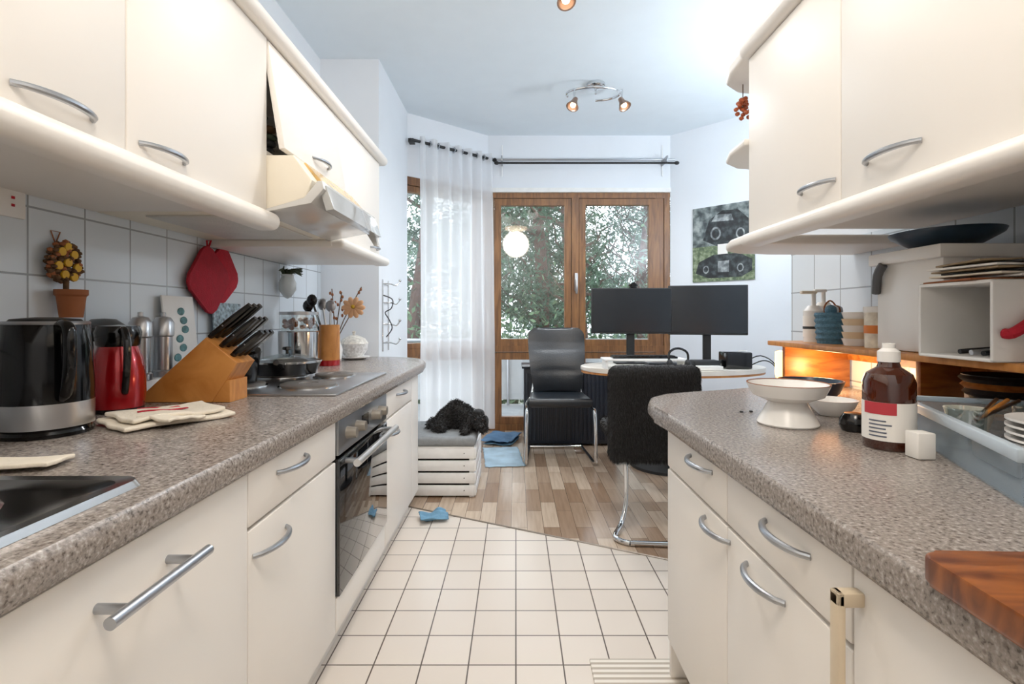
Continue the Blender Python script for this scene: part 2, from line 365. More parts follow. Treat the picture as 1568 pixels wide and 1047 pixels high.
box('control_panel',(-.585,1.60,.665),(-.553,2.19,.775),M('oven_panel','#8b8d90',.3,.9),OV,.003)
box('glass_door',(-.585,1.60,.225),(-.55,2.19,.655),dglass,OV,.004)
box('lower_panel',(-.58,1.60,.11),(-.56,2.19,.22),cab,OV,.003)
cyl('door_bar',(-.505,1.63,.635),(-.505,2.16,.635),.012,M('bar_silver','#cfcfcf',.3,.7),OV)
for yy in (1.66,2.13): cyl('bar_post',(-.55,yy,.635),(-.505,yy,.635),.009,nickel,OV)
for i,yy in enumerate((1.68,1.78,1.98,2.07)):
    cyl('knob_%d'%i,(-.553,yy,.722),(-.52,yy,.722),.02,M('knob','#9b948a',.3,.5),OV,20,.017)
box('clock_display',(-.555,1.84,.70),(-.551,1.92,.745),blackp,OV)
CK=G('electric_cooktop',(-.85,2.05,.83))
box('plate',(-1.17,1.74,.8305),(-.61,2.42,.838),steel,CK,.003)
for i,(x,y,r) in enumerate(((-.78,1.93,.10),(-.80,2.26,.08),(-1.03,1.93,.08),(-1.03,2.26,.10))):
    lathe('ring_%d'%i,[(r+.008,0),(r+.008,.004),(r,.006)],(x,y,.838),chrome,CK)
    lathe('hotplate_%d'%i,[(r,.0),(r,.012),(r*.96,.014),(r*.35,.014),(r*.33,.012),(0,.012)],(x,y,.838),M('hotplate','#77726d',.45,.6),CK)
SK=G('kitchen_sink',(-.9,.5,.83))
sm=M('sink_steel','#8f8a85',.18,1,var=.08); smr=M('sink_rim_steel','#c9c6c2',.22,1,var=.05)
def rr(x0,x1,y0,y1,r,n=6):
    o=[]
    for cx,cy,a in ((x1-r,y1-r,0),(x0+r,y1-r,90),(x0+r,y0+r,180),(x1-r,y0+r,270)):
        for i in range(n+1):
            t=math.radians(a+90*i/n); o.append((cx+r*math.cos(t),cy+r*math.sin(t)))
    return o
def ringmesh(nm,loops,mat,g,cap=False):
    bmm=bmesh.new(); rings=[[bmm.verts.new((p[0],p[1],z)) for p in l] for l,z in loops]
    for a,b in zip(rings,rings[1:]):
        for i in range(len(a)): bmm.faces.new((a[i],a[(i+1)%len(a)],b[(i+1)%len(a)],b[i]))
    if cap: bmm.faces.new(rings[-1])
    return mk(nm,bmm,mat,g)
ringmesh('rim',[(rr(-1.12,-.60,-.15,.84,.03),.8305),(rr(-1.115,-.605,-.145,.835,.03),.841),(rr(-1.10,-.625,-.13,.82,.03),.839)],smr,SK)
ringmesh('drainer',[(rr(-1.10,-.625,-.13,.82,.03),.839),(rr(-1.08,-.645,-.11,.80,.04),.8335),(rr(-1.06,-.68,.0,.78,.06),.8335)],sm,SK,True)
ringmesh('drain_groove',[(rr(-1.04,-.70,.30,.76,.10),.834),(rr(-1.035,-.705,.305,.755,.10),.839),(rr(-1.02,-.72,.32,.74,.09),.839),(rr(-1.015,-.725,.325,.735,.09),.834)],smr,SK)
for i in range(5):
    y=.36+i*.075; tube('drain_rib_%d'%i,[(-.99,y,.834),(-.97,y,.840),(-.78,y,.840),(-.76,y,.834)],.007,smr,SK,8)
# upper cabinets left
UL=G('wall_cabinets',(-1.0,1.5,1.7))
box('carcass_near',(-1.32,-.9,1.43),(-.80,1.605,1.985),cab,UL)
box('carcass_hood',(-1.32,1.612,1.62),(-.81,2.19,1.64),cab,UL); box('hood_top',(-1.32,1.612,1.955),(-.81,2.19,1.985),cab,UL)
box('hood_back',(-1.32,1.612,1.64),(-1.30,2.19,1.955),blackm,UL)
box('carcass_far',(-1.32,2.195,1.43),(-.80,2.93,1.985),cab,UL)
def nose(nm,y0,y1,z0,z1,x0,x1,g):
    box(nm,(x0,y0,z0),(x1,y1,z1),cabw,g,min((z1-z0),(x1-x0))*.48,seg=5)
nose('light_pelmet_near',-.9,1.64,1.372,1.428,-.83,-.745,UL)
nose('light_pelmet_far',2.2,3.0,1.395,1.44,-.83,-.735,UL)
box('far_board',(-1.32,2.195,1.40),(-.79,2.97,1.43),cabw,UL,.005)
nose('cornice',-.9,3.0,1.975,2.03,-.84,-.745,UL)
for a,b in ((-.5,.42),(.42,1.027),(1.027,1.608)): front(UL,a,b,1.425,1.975,x=-.78,name='door')
front(UL,2.2,2.93,1.44,1.975,x=-.78,name='door')
T=Matrix.Translation((-.79,0,1.97))@Matrix.Rotation(math.radians(-9),4,'Y')
box('hood_flap',(-.01,1.612,-.345),(.01,2.195,0),cab,UL,.003,M4=T)
bow('handle_a',(-.78,.79,1.462),(-.78,.945,1.462),(1,0,0),UL); bow('handle_b',(-.78,1.06,1.46),(-.78,1.205,1.46),(1,0,0),UL)
bow('handle_c',(-.735,1.85,1.675),(-.735,2.0,1.675),(1,0,0),UL); bow('handle_d',(-.78,2.75,1.475),(-.78,2.87,1.475),(1,0,0),UL)
for i in range(12):
    ell('stored_item_%d'%i,(-.87+random.uniform(-.02,.02),1.68+random.uniform(0,.1),1.66+i*.012),(.025,.025,.014),random.choice([brown,blackm,blackm,dgreen]),UL,sub=2)
HD=G('range_hood',(-.9,1.9,1.5))
prism('body',[(-1.32,1.43),(-.80,1.43),(-.66,1.475),(-.64,1.53),(-.70,1.61),(-1.32,1.61)],1.612,2.19,cream,HD,.006,axis='Y')
prism('lamp_cover',[(-.650,1.53),(-.698,1.602),(-.69,1.606),(-.632,1.54)],1.68,2.15,M('lamp_cover','#d9b26e',.15,var=.25,vs=20),HD,0,axis='Y')
prism('visor',[(-.66,1.47),(-.62,1.525),(-.605,1.525),(-.60,1.50),(-.64,1.455),(-.80,1.425),(-.80,1.432)],1.60,2.20,M('visor_grey','#cfcecb',.15,coat=.4),HD,.002,axis='Y')
prism('visor_glass',[(-.625,1.515),(-.60,1.515),(-.575,1.44),(-.60,1.435)],1.62,2.19,M('visor_smoked','#b3b4b2',.08,coat=.8),HD,.002,axis='Y')
box('filter',(-1.20,1.66,1.424),(-.85,2.15,1.43),M('filter_mesh','#d9d6cf',.5,.2,bump=.4,bs=150),HD,.002)
prism('visor_fin',[(-.66,1.50),(-.61,1.50),(-.585,1.40),(-.60,1.40)],2.17,2.20,M('fin','#d9d9d6',.2),HD,0,axis='Y')
# ---------------- left counter objects ----------------
K=G('electric_kettle',(-1.085,1.18,HC)); kc=(-1.09,1.19,HC+.001)
lathe('power_base',[(0,0),(.086,0),(.088,.008),(.08,.02),(0,.02)],kc,kblack,K,48)
lathe('steel_band',[(.0,.02),(.088,.02),(.0885,.075),(.0,.075)],kc,steel,K,48)
lathe('jug',[(0,.075),(.0885,.075),(.088,.12),(.085,.20),(.080,.25),(.077,.256),(.072,.256),(0,.256)],kc,kblack,K,48)
lathe('lid',[(0,.256),(.068,.257),(.062,.264),(.02,.268),(0,.268)],kc,blackm,K,48)
lathe('rim_ring',[(.079,.251),(.081,.254),(.078,.259),(.070,.259)],kc,nickel,K,48)
hd=Vector((.86,-.5,0)).normalized()
kp=[Vector(kc)+hd*a+Vector((0,0,b)) for a,b in ((.07,.245),(.10,.25),(.125,.235),(.127,.17),(.112,.11),(.085,.09))]
tube('handle',kp,.013,kblack,K,12,sm=5)
T_=G('thermos_jug',(-1.135,1.47,HC)); tc=(-1.14,1.47,HC+.001)
lathe('base',[(0,0),(.06,0),(.062,.012),(0,.012)],tc,blackp,T_)
lathe('body',[(0,.012),(.062,.012),(.066,.05),(.066,.10),(.059,.15),(.048,.185),(0,.187)],tc,red,T_,40)
lathe('collar',[(.046,.183),(.052,.19),(.056,.225),(.05,.243),(0,.247)],tc,blackp,T_)
prism('spout',[(-1.20,HC+.20),(-1.18,HC+.24),(-1.21,HC+.238)],1.455,1.485,blackp,T_,0,axis='Y')
tube('handle',[(-1.10,1.43,HC+.23),(-1.07,1.40,HC+.235),(-1.05,1.385,HC+.20),(-1.055,1.39,HC+.13),(-1.075,1.41,HC+.07),(-1.09,1.43,HC+.06)],.009,blackp,T_,10,sm=5)
J=G('storage_canister',(-1.25,1.58,HC)) 
lathe('can',[(0,0),(.05,0),(.05,.23),(0,.23)],(-1.262,1.57,HC+.001),steel,J); lathe('lid',[(.052,.225),(.052,.245),(.03,.262),(0,.264)],(-1.262,1.57,HC+.001),M('grey_lid','#55585b',.3,.5),J)
st=G('spice_mill_set',(-1.22,1.74,HC)); box('stand',(-1.275,1.655,HC+.001),(-1.215,1.86,HC+.06),whitem,st,.004)
for i,y in enumerate((1.70,1.81)):
    lathe('mill_%d'%i,[(0,.06),(.033,.06),(.033,.08),(.028,.085),(.028,.20),(.033,.205),(.033,.25),(.022,.268),(.008,.272),(.008,.285),(0,.287)],(-1.245,y,HC),steel,st)
def cloth(name,x0,x1,y0,y1,z,mat,amp=.012,rot=0,n=26,g=None,sc=14,th=.004,rip=.4):
    bm=bmesh.new(); vs=[]; cx,cy=(x0+x1)/2,(y0+y1)/2; R=Matrix.Rotation(rot,2)
    for i in range(n+1):
        row=[]
        for j in range(n+1):
            x=x0+(x1-x0)*i/n-cx; y=y0+(y1-y0)*j/n-cy; p=R@Vector((x,y)); 
            h=amp*(.5+noise.noise(Vector((x*sc,y*sc,z*7)))+rip*abs(math.sin(y*60+3*noise.noise(Vector((x*9,y*9,0))))))
            row.append(bm.verts.new((p.x+cx+.01*noise.noise(Vector((y*20,x*10,1))),p.y+cy+.012*noise.noise(Vector((x*20,2,y*10))),z+max(.001,h))))
        vs.append(row)
    for i in range(n):
        for j in range(n): bm.faces.new((vs[i][j],vs[i+1][j],vs[i+1][j+1],vs[i][j+1]))
    o=mk(name,bm,mat,g,sharp=3); md=o.modifiers.new('s','SOLIDIFY'); md.thickness=th; md.offset=0
    if th>.005:
        s=o.modifiers.new('b','BEVEL'); s.width=th*.4; s.segments=3; s.limit_method='ANGLE'
    return o
tw=G('kitchen_towel',(-.90,1.32,HC))
cloth('towel_lower',-.99,-.81,1.20,1.46,HC+.006,linen,.007,rot=-.62,g=tw,th=.010,rip=.0,sc=9)
cloth('towel_fold',-.97,-.83,1.22,1.44,HC+.018,linen,.010,rot=-.58,g=tw,th=.010,rip=.1,sc=10)
cloth('towel_corner',-.91,-.80,1.22,1.33,HC+.014,linen,.012,rot=-.2,g=tw,th=.008,rip=.2,sc=12,n=14)
cloth('towel_stripe',-.95,-.935,1.30,1.40,HC+.0265,redcloth,.008,rot=-.58,g=tw,n=10,th=.002,rip=0,sc=10)
cloth('towel_stripe_b',-.915,-.905,1.26,1.38,HC+.0265,redcloth,.008,rot=-.58,g=tw,n=10,th=.002,rip=0,sc=10)
cloth('dish_cloth',-1.0,-.82,.87,.95,HC+.006,linen,.008,rot=.2,th=.008,rip=.1,sc=9)
KB=G('knife_block',(-1.0,1.68,HC))
prism('block',[(-1.20,HC+.001),(-.955,HC+.001),(-.875,HC+.125),(-.975,HC+.205)],1.61,1.72,beech,KB,.003,axis='Y')
prism('foot',[(-.955,HC+.001),(-.90,HC+.001),(-.90,HC+.07),(-.915,HC+.07)],1.612,1.718,beech,KB,.002,axis='Y')
dk=Vector((.78,0,.62)).normalized()
for i in range(3):
    for j in range(3):
        p=Vector((-.905,1.632+j*.033,HC+.145))+Vector((-.035,0,.03))*i
        tube('knife_%d%d'%(i,j),[p,p+dk*.02,p+dk*.10,p+dk*(.125+.02*i)],.011,blackp,KB,8,rr=[.008,.011,.012,.009])
        ell('rivet_%d%d'%(i,j),p+dk*.06+Vector((0,-.011,0)),(.003,.002,.003),nickel,KB,sub=1)
TD=G('wall_ornament_tree',(-1.3,1.46,1.2)); ty=1.47
lathe('pot',[(0,0),(.027,0),(.034,.06),(.039,.065),(.039,.08),(0,.08)],(-1.275,ty,1.098),terra,TD,20)
cyl('stem',(-1.29,ty,1.175),(-1.29,ty,1.22),.007,brown,TD)
random.seed(3)
for i in range(150):
    a=random.uniform(0,6.28); r=.056*math.sqrt(random.random())
    ell('leaf_%d'%i,(-1.305+.02*random.random(),ty+r*math.cos(a),1.258+r*1.05*math.sin(a)),(.008,.010,.007),brown if i%3 else terra,TD,sub=1)
for i,(a,b) in enumerate(((-.02,.03),(.02,.025),(0,0),(-.03,-.01),(.032,-.012),(-.01,-.035),(.02,-.04),(0,.045))):
    lathe('lemon_%d'%i,[(0,0),(.012,0),(.012,.006),(0,.009)],(-1.287,ty+a,1.255+b),yellow,TD,14,M4=Matrix.Rotation(math.radians(90),4,'Y'))
tube('hang_string',[(-1.32,ty,1.31),(-1.32,ty+.015,1.345),(-1.32,ty-.015,1.345),(-1.32,ty,1.31)],.002,terra,TD,5)
SO=G('wall_socket',(-1.32,1.33,1.39)); box('plate',(-1.324,1.30,1.36),(-1.313,1.375,1.435),white,SO,.004)
for z in (1.388,1.408): box('indicator',(-1.313,1.334,z),(-1.311,1.342,z+.007),redcloth,SO)
b1=G('serving_board',(-1.29,1.98,HC)); Tm=Matrix.Translation((-1.27,0,HC+.001))@Matrix.Rotation(math.radians(-6),4,'Y')
box('panel',(0,1.88,.0),(.008,2.06,.35),white,b1,.002,M4=Tm)
for i in range(7): ell('leaf_print_%d'%i,Tm@Vector((.009,1.92+.1*random.random(),.08+i*.035)),(.0015,.022,.016),teal,b1,sub=2)
b2=G('patterned_tray',(-1.29,2.26,HC)); Tm=Matrix.Translation((-1.29,0,HC+.001))@Matrix.Rotation(math.radians(-3),4,'Y')
box('panel',(0,2.2,0),(.008,2.42,.33),M('pattern_print','#8fa3ad',.5,var=.8,vs=60),b2,.002,M4=Tm)
PH=G('pot_holder_pair',(-1.29,2.22,1.27))
def holder(nm,cy,cz,rot,x,s,mat):
    pts=rr(-s,s,-s,s,.045,6); R=Matrix.Rotation(rot,2); pts=[(cy+(R@Vector(p)).x,cz+(R@Vector(p)).y) for p in pts]
    prism(nm,pts,x,x+.014,mat,PH,.006,axis='X')
holder('pad_a',2.29,1.285,math.radians(38),-1.322,.105,redcloth); holder('pad_b',2.165,1.255,math.radians(52),-1.304,.115,redcloth2)
tube('loop_a',[(-1.305,2.17,1.39),(-1.30,2.155,1.42),(-1.30,2.185,1.425),(-1.305,2.175,1.39)],.004,redcloth,PH,6)
tube('loop_b',[(-1.305,2.31,1.41),(-1.30,2.30,1.43),(-1.30,2.32,1.43),(-1.305,2.31,1.41)],.003,redcloth,PH,6)
def pan(name,c,r,h,mat,hdir,lid=False):
    g=G(name,c); lathe('bowl',[(0,0),(r*.85,0),(r,h),(r+.005,h+.003),(r-.004,h),(r*.82,.005),(0,.005)],c,mat,g,40)
    hdir=Vector(hdir).normalized(); p=Vector(c)+Vector((0,0,h-.012))
    tube('handle',[p+hdir*(r-.005),p+hdir*(r+.05)+Vector((0,0,.02)),p+hdir*(r+.16)+Vector((0,0,.035))],.011,blackp,g,10,sm=4)
    if lid:
        lathe('lid_glass',[(r,h+.004),(r*.7,h+.022),(r*.3,h+.034),(0,h+.037)],c,cglass,g,40); lathe('lid_rim',[(r+.003,h),(r+.004,h+.008),(r-.003,h+.008)],c,chrome,g,40)
        lathe('lid_knob',[(.006,h+.035),(.006,h+.05),(.02,h+.055),(.018,h+.066),(0,h+.068)],c,blackp,g,20)
    return g
pan('black_saucepan',(-1.06,1.93,.853),.09,.11,blackp,(.75,-.75,0))
pan('frying_pan',(-1.0,2.24,.853),.14,.05,blackp,(.3,-1,0),True)
PT=G('steel_cooking_pot',(-1.145,2.72,HC)); c=(-1.15,2.72,HC+.001)
lathe('pot',[(0,0),(.10,0),(.104,.19),(.108,.195),(0,.195)],c,chrome,PT,36); lathe('glass_insert',[(.09,.195),(.095,.25),(.09,.285),(0,.285)],c,cglass,PT,36)
lathe('lid',[(.098,.28),(.098,.295),(0,.30)],c,steel,PT,36)
for i in range(40): 
    a=random.uniform(0,6.28); ell('contents_%d'%i,(c[0]+.07*math.cos(a),c[1]+.07*math.sin(a),c[2]+.21+.05*random.random()),(.014,.014,.012),terra,PT,sub=1)
UH=G('utensil_holder',(-1.06,2.9,HC)); c=(-1.04,2.86,HC+.001)
lathe('base',[(0,0),(.058,0),(.058,.03),(0,.03)],c,red,UH); lathe('cup',[(.055,.03),(.055,.225),(.048,.225),(.048,.06),(0,.06)],c,beech,UH)
for i,(dx,dy,L_) in enumerate(((-.09,-.02,.36),(-.05,.03,.34),(-.12,.0,.33),(.0,.02,.33))):
    p0=Vector(c)+Vector((0,0,.07)); p1=Vector(c)+Vector((dx,dy,L_)); cyl('utensil_%d'%i,p0,p1,.006,steel if i%2 else blackp,UH,8)
    ell('utensil_head_%d'%i,p1,(.03,.012,.035),steel if i%2 else blackp,UH,sub=2)
FV=G('flower_vase',(-1.08,3.12,HC)); c=(-1.1,3.12,HC+.001)
lathe('vase',[(0,0),(.035,0),(.045,.07),(.02,.15),(.025,.17),(.02,.17),(0,.02)],c,white,FV)
for i,(dx,dy,dz) in enumerate(((.12,0,.33),(.04,0,.42),(.17,-.03,.45),(-.02,0,.44))):
    p=Vector(c); tube('stem_%d'%i,[p+Vector((0,0,.1)),p+Vector((dx*.3,0,dz*.55)),p+Vector((dx,dy,dz))],.003,brown,FV,5,sm=4)
    for k in range(7):
        q=p+Vector((dx,dy,dz))*(.6+.06*k)+Vector((random.uniform(-.02,.02),0,random.uniform(-.01,.02)))
        if i: ell('bud_%d_%d'%(i,k),q,(.008,.008,.012),terra,FV,sub=1)
fc=Vector(c)+Vector((.12,-.02,.33))
for k in range(10):
    a=k*.628; ell('petal_%d'%k,fc+Vector((.04*math.cos(a),-.01,.034*math.sin(a)-.005)),(.034,.008,.018),peach,FV,M4=Matrix.Rotation(-a,4,'Y'),sub=2)
ell('flower_eye',fc+Vector((0,-.02,0)),(.012,.012,.012),yellow,FV,sub=2)
SB=G('sugar_bowl',(-1.04,3.3,HC)); c=(-1.03,3.26,HC+.001)
lathe('saucer',[(0,0),(.06,0),(.1,.015),(.1,.018),(0,.006)],c,white,SB); lathe('bowl',[(0,.01),(.05,.012),(.085,.06),(.088,.10),(0,.10)],c,M('blue_dot_ceramic','#e9e7e2',.3,var=.35,vs=60),SB)
lathe('lid',[(.09,.10),(.07,.13),(.03,.15),(.008,.155),(.012,.175),(0,.18)],c,M('lid_ceramic','#e6dfd4',.3,var=.3,vs=60),SB)
WR=G('wall_key_rack',(-.92,3.6,1.1))
cyl('rail_a',(-.925,3.56,.86),(-.925,3.56,1.36),.005,chrome,WR); cyl('rail_b',(-.925,3.72,.86),(-.925,3.72,1.36),.005,chrome,WR)
for i,z in enumerate((.92,1.05,1.2,1.33)):
    tube('hook_%d'%i,[(-.925,3.56,z),(-.88,3.58,z),(-.84,3.60,z-.01),(-.82,3.62,z+.02)],.005,chrome,WR,8,sm=4); ell('ball_%d'%i,(-.82,3.62,z+.025),(.011,.011,.011),chrome,WR,sub=2)
    tube('bar_%d'%i,[(-.925,3.56,z),(-.925,3.72,z)],.004,chrome,WR,6)
tube('curl',[(-.92,3.56,1.25),(-.86,3.57,1.22),(-.87,3.58,1.16),(-.91,3.57,1.13),(-.88,3.56,1.08),(-.86,3.56,1.02),(-.90,3.56,.96)],.004,blackm,WR,6,sm=5)
WV=G('wall_vase_plant',(-1.28,2.75,1.3)); vy=2.85; lathe('vase',[(0,0),(.02,.01),(.045,.05),(.045,.09),(.03,.125),(.036,.135),(.03,.13),(.035,.05),(0,.015)],(-1.27,vy,1.20),M('frosted_glass','#cfd6d6',.15,coat=.5),WV)
for i in range(26):
    a=random.uniform(0,6.28); tube('leaf_%d'%i,[(-1.27,vy,1.31),(-1.27+.03*math.cos(a),vy+.04*math.sin(a),1.36),(-1.25+.05*math.cos(a),vy+.10*math.sin(a),1.33+.06*random.random())],.006,dgreen,WV,5,rr=[.004,.009,.002])
# ---------------- right kitchen ----------------
HR=.82
box('wall_right_tiles',(1.342,YB,.825),(1.352,2.5,1.42),brick('wall_tiles_r','YZ',(.10,.08),.185,.185,.003,'#e3ebf2','#dbe5ee','#9fa6ac',.2))
RC=G('kitchen_base_cabinets',(.9,.6,0))
box('carcass',(.48,Y0c,.12),(1.33,1.55,.765),cab,RC); box('plinth',(.53,Y0c,0),(1.33,1.53,.12),cab,RC)
for a,b in ((1.118,1.556),(.701,1.118)):
    front(RC,a,b,.648,.765,x=.46,s=-1); front(RC,a,b,.125,.643,x=.46,s=-1)
front(RC,.1,.701,.125,.765,x=.46,s=-1); front(RC,-.6,.1,.125,.765,x=.46,s=-1)
box('side_panel',(.47,1.552,.0),(1.33,1.57,.765),cab,RC,.002)
bow('handle_1',(.46,1.20,.735),(.46,1.35,.735),(-1,0,0),RC,.028); bow('handle_2',(.46,1.10,.615),(.46,1.245,.615),(-1,0,0),RC,.028)
bow('handle_3',(.46,.80,.725),(.46,.945,.725),(-1,0,0),RC,.028); bow('handle_4',(.46,.875,.61),(.46,1.02,.61),(-1,0,0),RC,.028)
hm=M('handle_beige','#d3c1a5',.35)
box('fridge_handle',(.424,.675,.38),(.436,.695,.735),hm,RC,.004); box('fridge_handle_top',(.424,.675,.715),(.462,.695,.735),hm,RC,.004); box('fridge_handle_bot',(.424,.675,.38),(.462,.695,.40),hm,RC,.004)
ct2=prism('countertop_r',[(.44,Y0c),(.44,1.48),(.432,1.60),(.437,1.70),(.47,1.80),(.54,1.88),(.64,1.93),(.80,1.97),(.95,2.02),(1.05,2.12),(1.09,2.28),(1.34,2.36),(1.34,Y0c)],.77,HR,gran,None,.018,seg=4); ct2.name='countertop'
UR=G('wall_cabinets',(1.05,1,1.7))
box('carcass',(.80,-.9,1.395),(1.34,1.72,1.97),cab,UR)
for a,b in ((1.232,1.72),(.62,1.232),(.0,.62),(-.7,0)): front(UR,a,b,1.378,1.965,x=.78,s=-1,name='door')
nose('light_pelmet',-.9,1.74,1.335,1.378,.755,.83,UR); nose('cornice',-.9,1.74,1.965,2.015,.75,.84,UR)
Q=[(.765,1.72),(.77,1.85),(.795,1.94),(.86,2.0),(1.0,2.03),(1.34,2.04),(1.34,1.72)]
prism('end_shelf_low',Q,1.345,1.378,cabw,UR,.012); prism('end_shelf_mid',Q,1.675,1.70,cabw,UR,.01); prism('end_shelf_top',Q,1.97,2.012,cabw,UR,.014)
bow('handle_a',(.78,1.25,1.435),(.78,1.40,1.435),(-1,0,0),UR); bow('handle_b',(.78,.985,1.44),(.78,1.14,1.44),(-1,0,0),UR)
RB=G('dried_berry_bunch',(.85,1.93,1.87)); bry=M('berry_red','#a04a22',.6,var=.3,vs=60)
for i in range(26): ell('berry_%d'%i,(.85+random.gauss(0,.014),1.92+random.gauss(0,.014),1.885+random.gauss(0,.02)),(.010,.010,.009),bry,RB,sub=1)
cyl('string',(.85,1.92,1.88),(.85,1.92,1.972),.002,brown,RB,6)
CB=G('footed_bowl',(.71,1.34,HR)); c=(.71,1.34,HR+.001)
lathe('foot',[(0,0),(.072,0),(.074,.004),(.058,.035),(.045,.06),(0,.06)],c,white,CB,48); lathe('bowl',[(0,.055),(.05,.06),(.085,.075),(.097,.10),(.099,.106),(.095,.105),(.08,.085),(0,.072)],c,white,CB,48)
lathe('rim_line',[(.099,.1055),(.0985,.1075),(.0955,.1065)],c,terra,CB,48)
def bowl(name,c,r,h,mat):
    return lathe(name,[(0,0),(r*.5,0),(r*.85,h*.5),(r,h),(r-.005,h),(r*.8,h*.5),(r*.45,.008),(0,.008)],c,mat,None,40)
bowl('grey_bowl',(.95,1.66,HR+.001),.10,.075,slate); bowl('white_bowl',(.90,1.46,HR+.001),.065,.045,white)
lathe('black_lidded_jar',[(0,0),(.03,0),(.036,.012),(.034,.03),(.025,.042),(0,.045)],(.835,1.26,HR+.001),blackp)
bt=G('amber_bottle',(.8,1.1,HR)); c=(.80,1.10,HR+.001)
lathe('glass',[(0,0),(.045,0),(.048,.005),(.048,.14),(.042,.158),(.022,.172),(.018,.185),(.018,.19),(0,.19)],c,amber,bt,40)
lathe('label',[(.0486,.02),(.0486,.10)],c,paper,bt,40)
def arclabel(nm,a0,a1,z0,z1,mat,R=.0492):
    bm=bmesh.new(); v=[[bm.verts.new((c[0]+R*math.cos(a0+(a1-a0)*i/12),c[1]+R*math.sin(a0+(a1-a0)*i/12),c[2]+z)) for z in (z0,z1)] for i in range(13)]
    for i in range(12): bm.faces.new((v[i][0],v[i+1][0],v[i+1][1],v[i][1]))
    mk(nm,bm,mat,bt)
arclabel('label_red',math.radians(175),math.radians(250),.075,.10,M('label_red','#b5303a',.6))
txt=M('label_dark','#5a6172',.6)
for i in range(5): arclabel('label_line_%d'%i,math.radians(190),math.radians(235+random.uniform(-8,8)),.028+i*.008,.031+i*.008,txt)
lathe('cap',[(.021,.183),(.021,.205),(.012,.212),(.012,.222),(0,.223)],c,white,bt)
box('small_carton',(.785,1.0,HR+.001),(.82,1.035,HR+.052),paper,None,.002)
for i,(x,y) in enumerate(((.66,1.50),(.69,1.505))): lathe('crumb' if i==0 else 'crumb.001',[(0,0),(.006,0),(.005,.004),(0,.005)],(x,y,HR+.001),blackm,None,8)
PTb=G('plastic_tub',(1.0,.95,HR)); ang=math.atan2(.528,.215)
Tm=Matrix.Translation((.741,.748,HR+.002))@Matrix.Rotation(ang,4,'Z')
Ln=.55; Wd=-.28; lipm=M('tub_lip','#b4c2cd',.3)
box('base',(0,Wd,0),(Ln,0,.004),bluetub,PTb,M4=Tm); box('side_a',(0,-.005,.004),(Ln,0,.085),bluetub,PTb,M4=Tm); box('side_b',(0,Wd,.004),(Ln,Wd+.005,.085),bluetub,PTb,M4=Tm)
box('end_a',(0,Wd,.004),(.005,0,.085),bluetub,PTb,M4=Tm); box('end_b',(Ln-.005,Wd,.004),(Ln,0,.085),bluetub,PTb,M4=Tm)
box('lip',(-.01,-.004,.066),(Ln+.01,.012,.086),lipm,PTb,.003,M4=Tm)
box('lip_end',(Ln-.002,Wd,.074),(Ln+.012,0,.086),lipm,PTb,.003,M4=Tm)
DS=G('stacked_dishes',(1.0,1.0,HR))
for i in range(4): lathe('plate_%d'%i,[(0,0),(.05,0),(.09,.012),(.09,.016),(.05,.006),(0,.006)],(1.0,.92,HR+.04+i*.012),white,DS,36)
lathe('bowl_small',[(.0,0),(.03,0),(.045,.05),(.04,.05),(0,.01)],(.99,1.12,HR+.03),linen,DS)
for k,(x,y) in enumerate(((1.09,1.08),(1.12,.99),(.93,1.06))): lathe('glass_jar_%d'%k,[(.0,0),(.03,0),(.034,.08),(.030,.08),(.026,.01),(0,.01)],(x,y,HR+.012),cglass,DS)
box('metal_dish',(.86,.84,HR+.008),(.92,1.0,HR+.05),steel,DS,.01,rot=-.35)
for i in range(3): cyl('cutlery_%d'%i,(.92+.012*i,1.03+.01*i,HR+.07),(1.05+.015*i,1.12-.01*i,HR+.10),.004,steel if i!=1 else beech,DS,8)
g=G('woven_bowl_stack',(1.235,1.30,HR))
for q in range(2):
    z=HR+.001+q*.07
    for k in range(3): lathe('ring_%d_%d'%(q,k),[(.072+.004*k,0),(.08+.004*k,.008),(.072+.004*k,.016)],(1.235,1.30,z+.008+k*.018),orangewood if k%2 else blackm,g,30)
    lathe('inner_%d'%q,[(0,0),(.065,0),(.082,.062),(0,.04)],(1.235,1.30,z),blackm,g,30)
cb=prism('cutting_board',rr(-.0,.40,-.30,.0,.02),0,.028,acacia,None,.004); cb.matrix_world=Matrix.Translation((.430,.552,HR+.001))@Matrix.Rotation(math.radians(-2),4,'Z')
SH=G('counter_shelf',(1.18,1.55,HR)); box('board',(1.03,.98,.985),(1.34,2.10,1.003),beech,SH,.003); box('board_near',(1.12,.78,.985),(1.34,.98,1.003),beech,SH,.003)
box('leg_far',(1.07,2.04,HR+.001),(1.33,2.06,.985),orangewood,SH,.002); box('leg_near',(1.13,.79,HR+.001),(1.33,.81,.985),orangewood,SH,.002)
box('leg_mid',(1.20,1.52,HR+.001),(1.33,1.54,.985),orangewood,SH,.002)
box('rail',(1.32,.81,.93),(1.338,2.04,.985),orangewood,SH)
LP=G('table_lamp',(1.13,2.2,HR)); lathe('base',[(0,0),(.03,0),(.03,.012),(0,.012)],(1.135,2.2,HR+.001),beech,LP)
lathe('shade',[(.016,.012),(.022,.04),(.02,.13),(.0,.135)],(1.135,2.2,HR+.001),M('lamp_shade','#ffd9a0',.6,emis=6,ecol='#ffb45e'),LP)
Z1=1.0035
sp=G('soap_dispenser',(1.15,1.99,Z1)); lathe('bottle',[(0,0),(.035,0),(.036,.12),(.02,.14),(0,.14)],(1.15,1.98,Z1),white,sp); lathe('label',[(.037,.02),(.037,.10)],(1.15,1.98,Z1),paper,sp)
lathe('label_text',[(.0375,.05),(.0375,.06)],(1.15,1.98,Z1),blackm,sp)
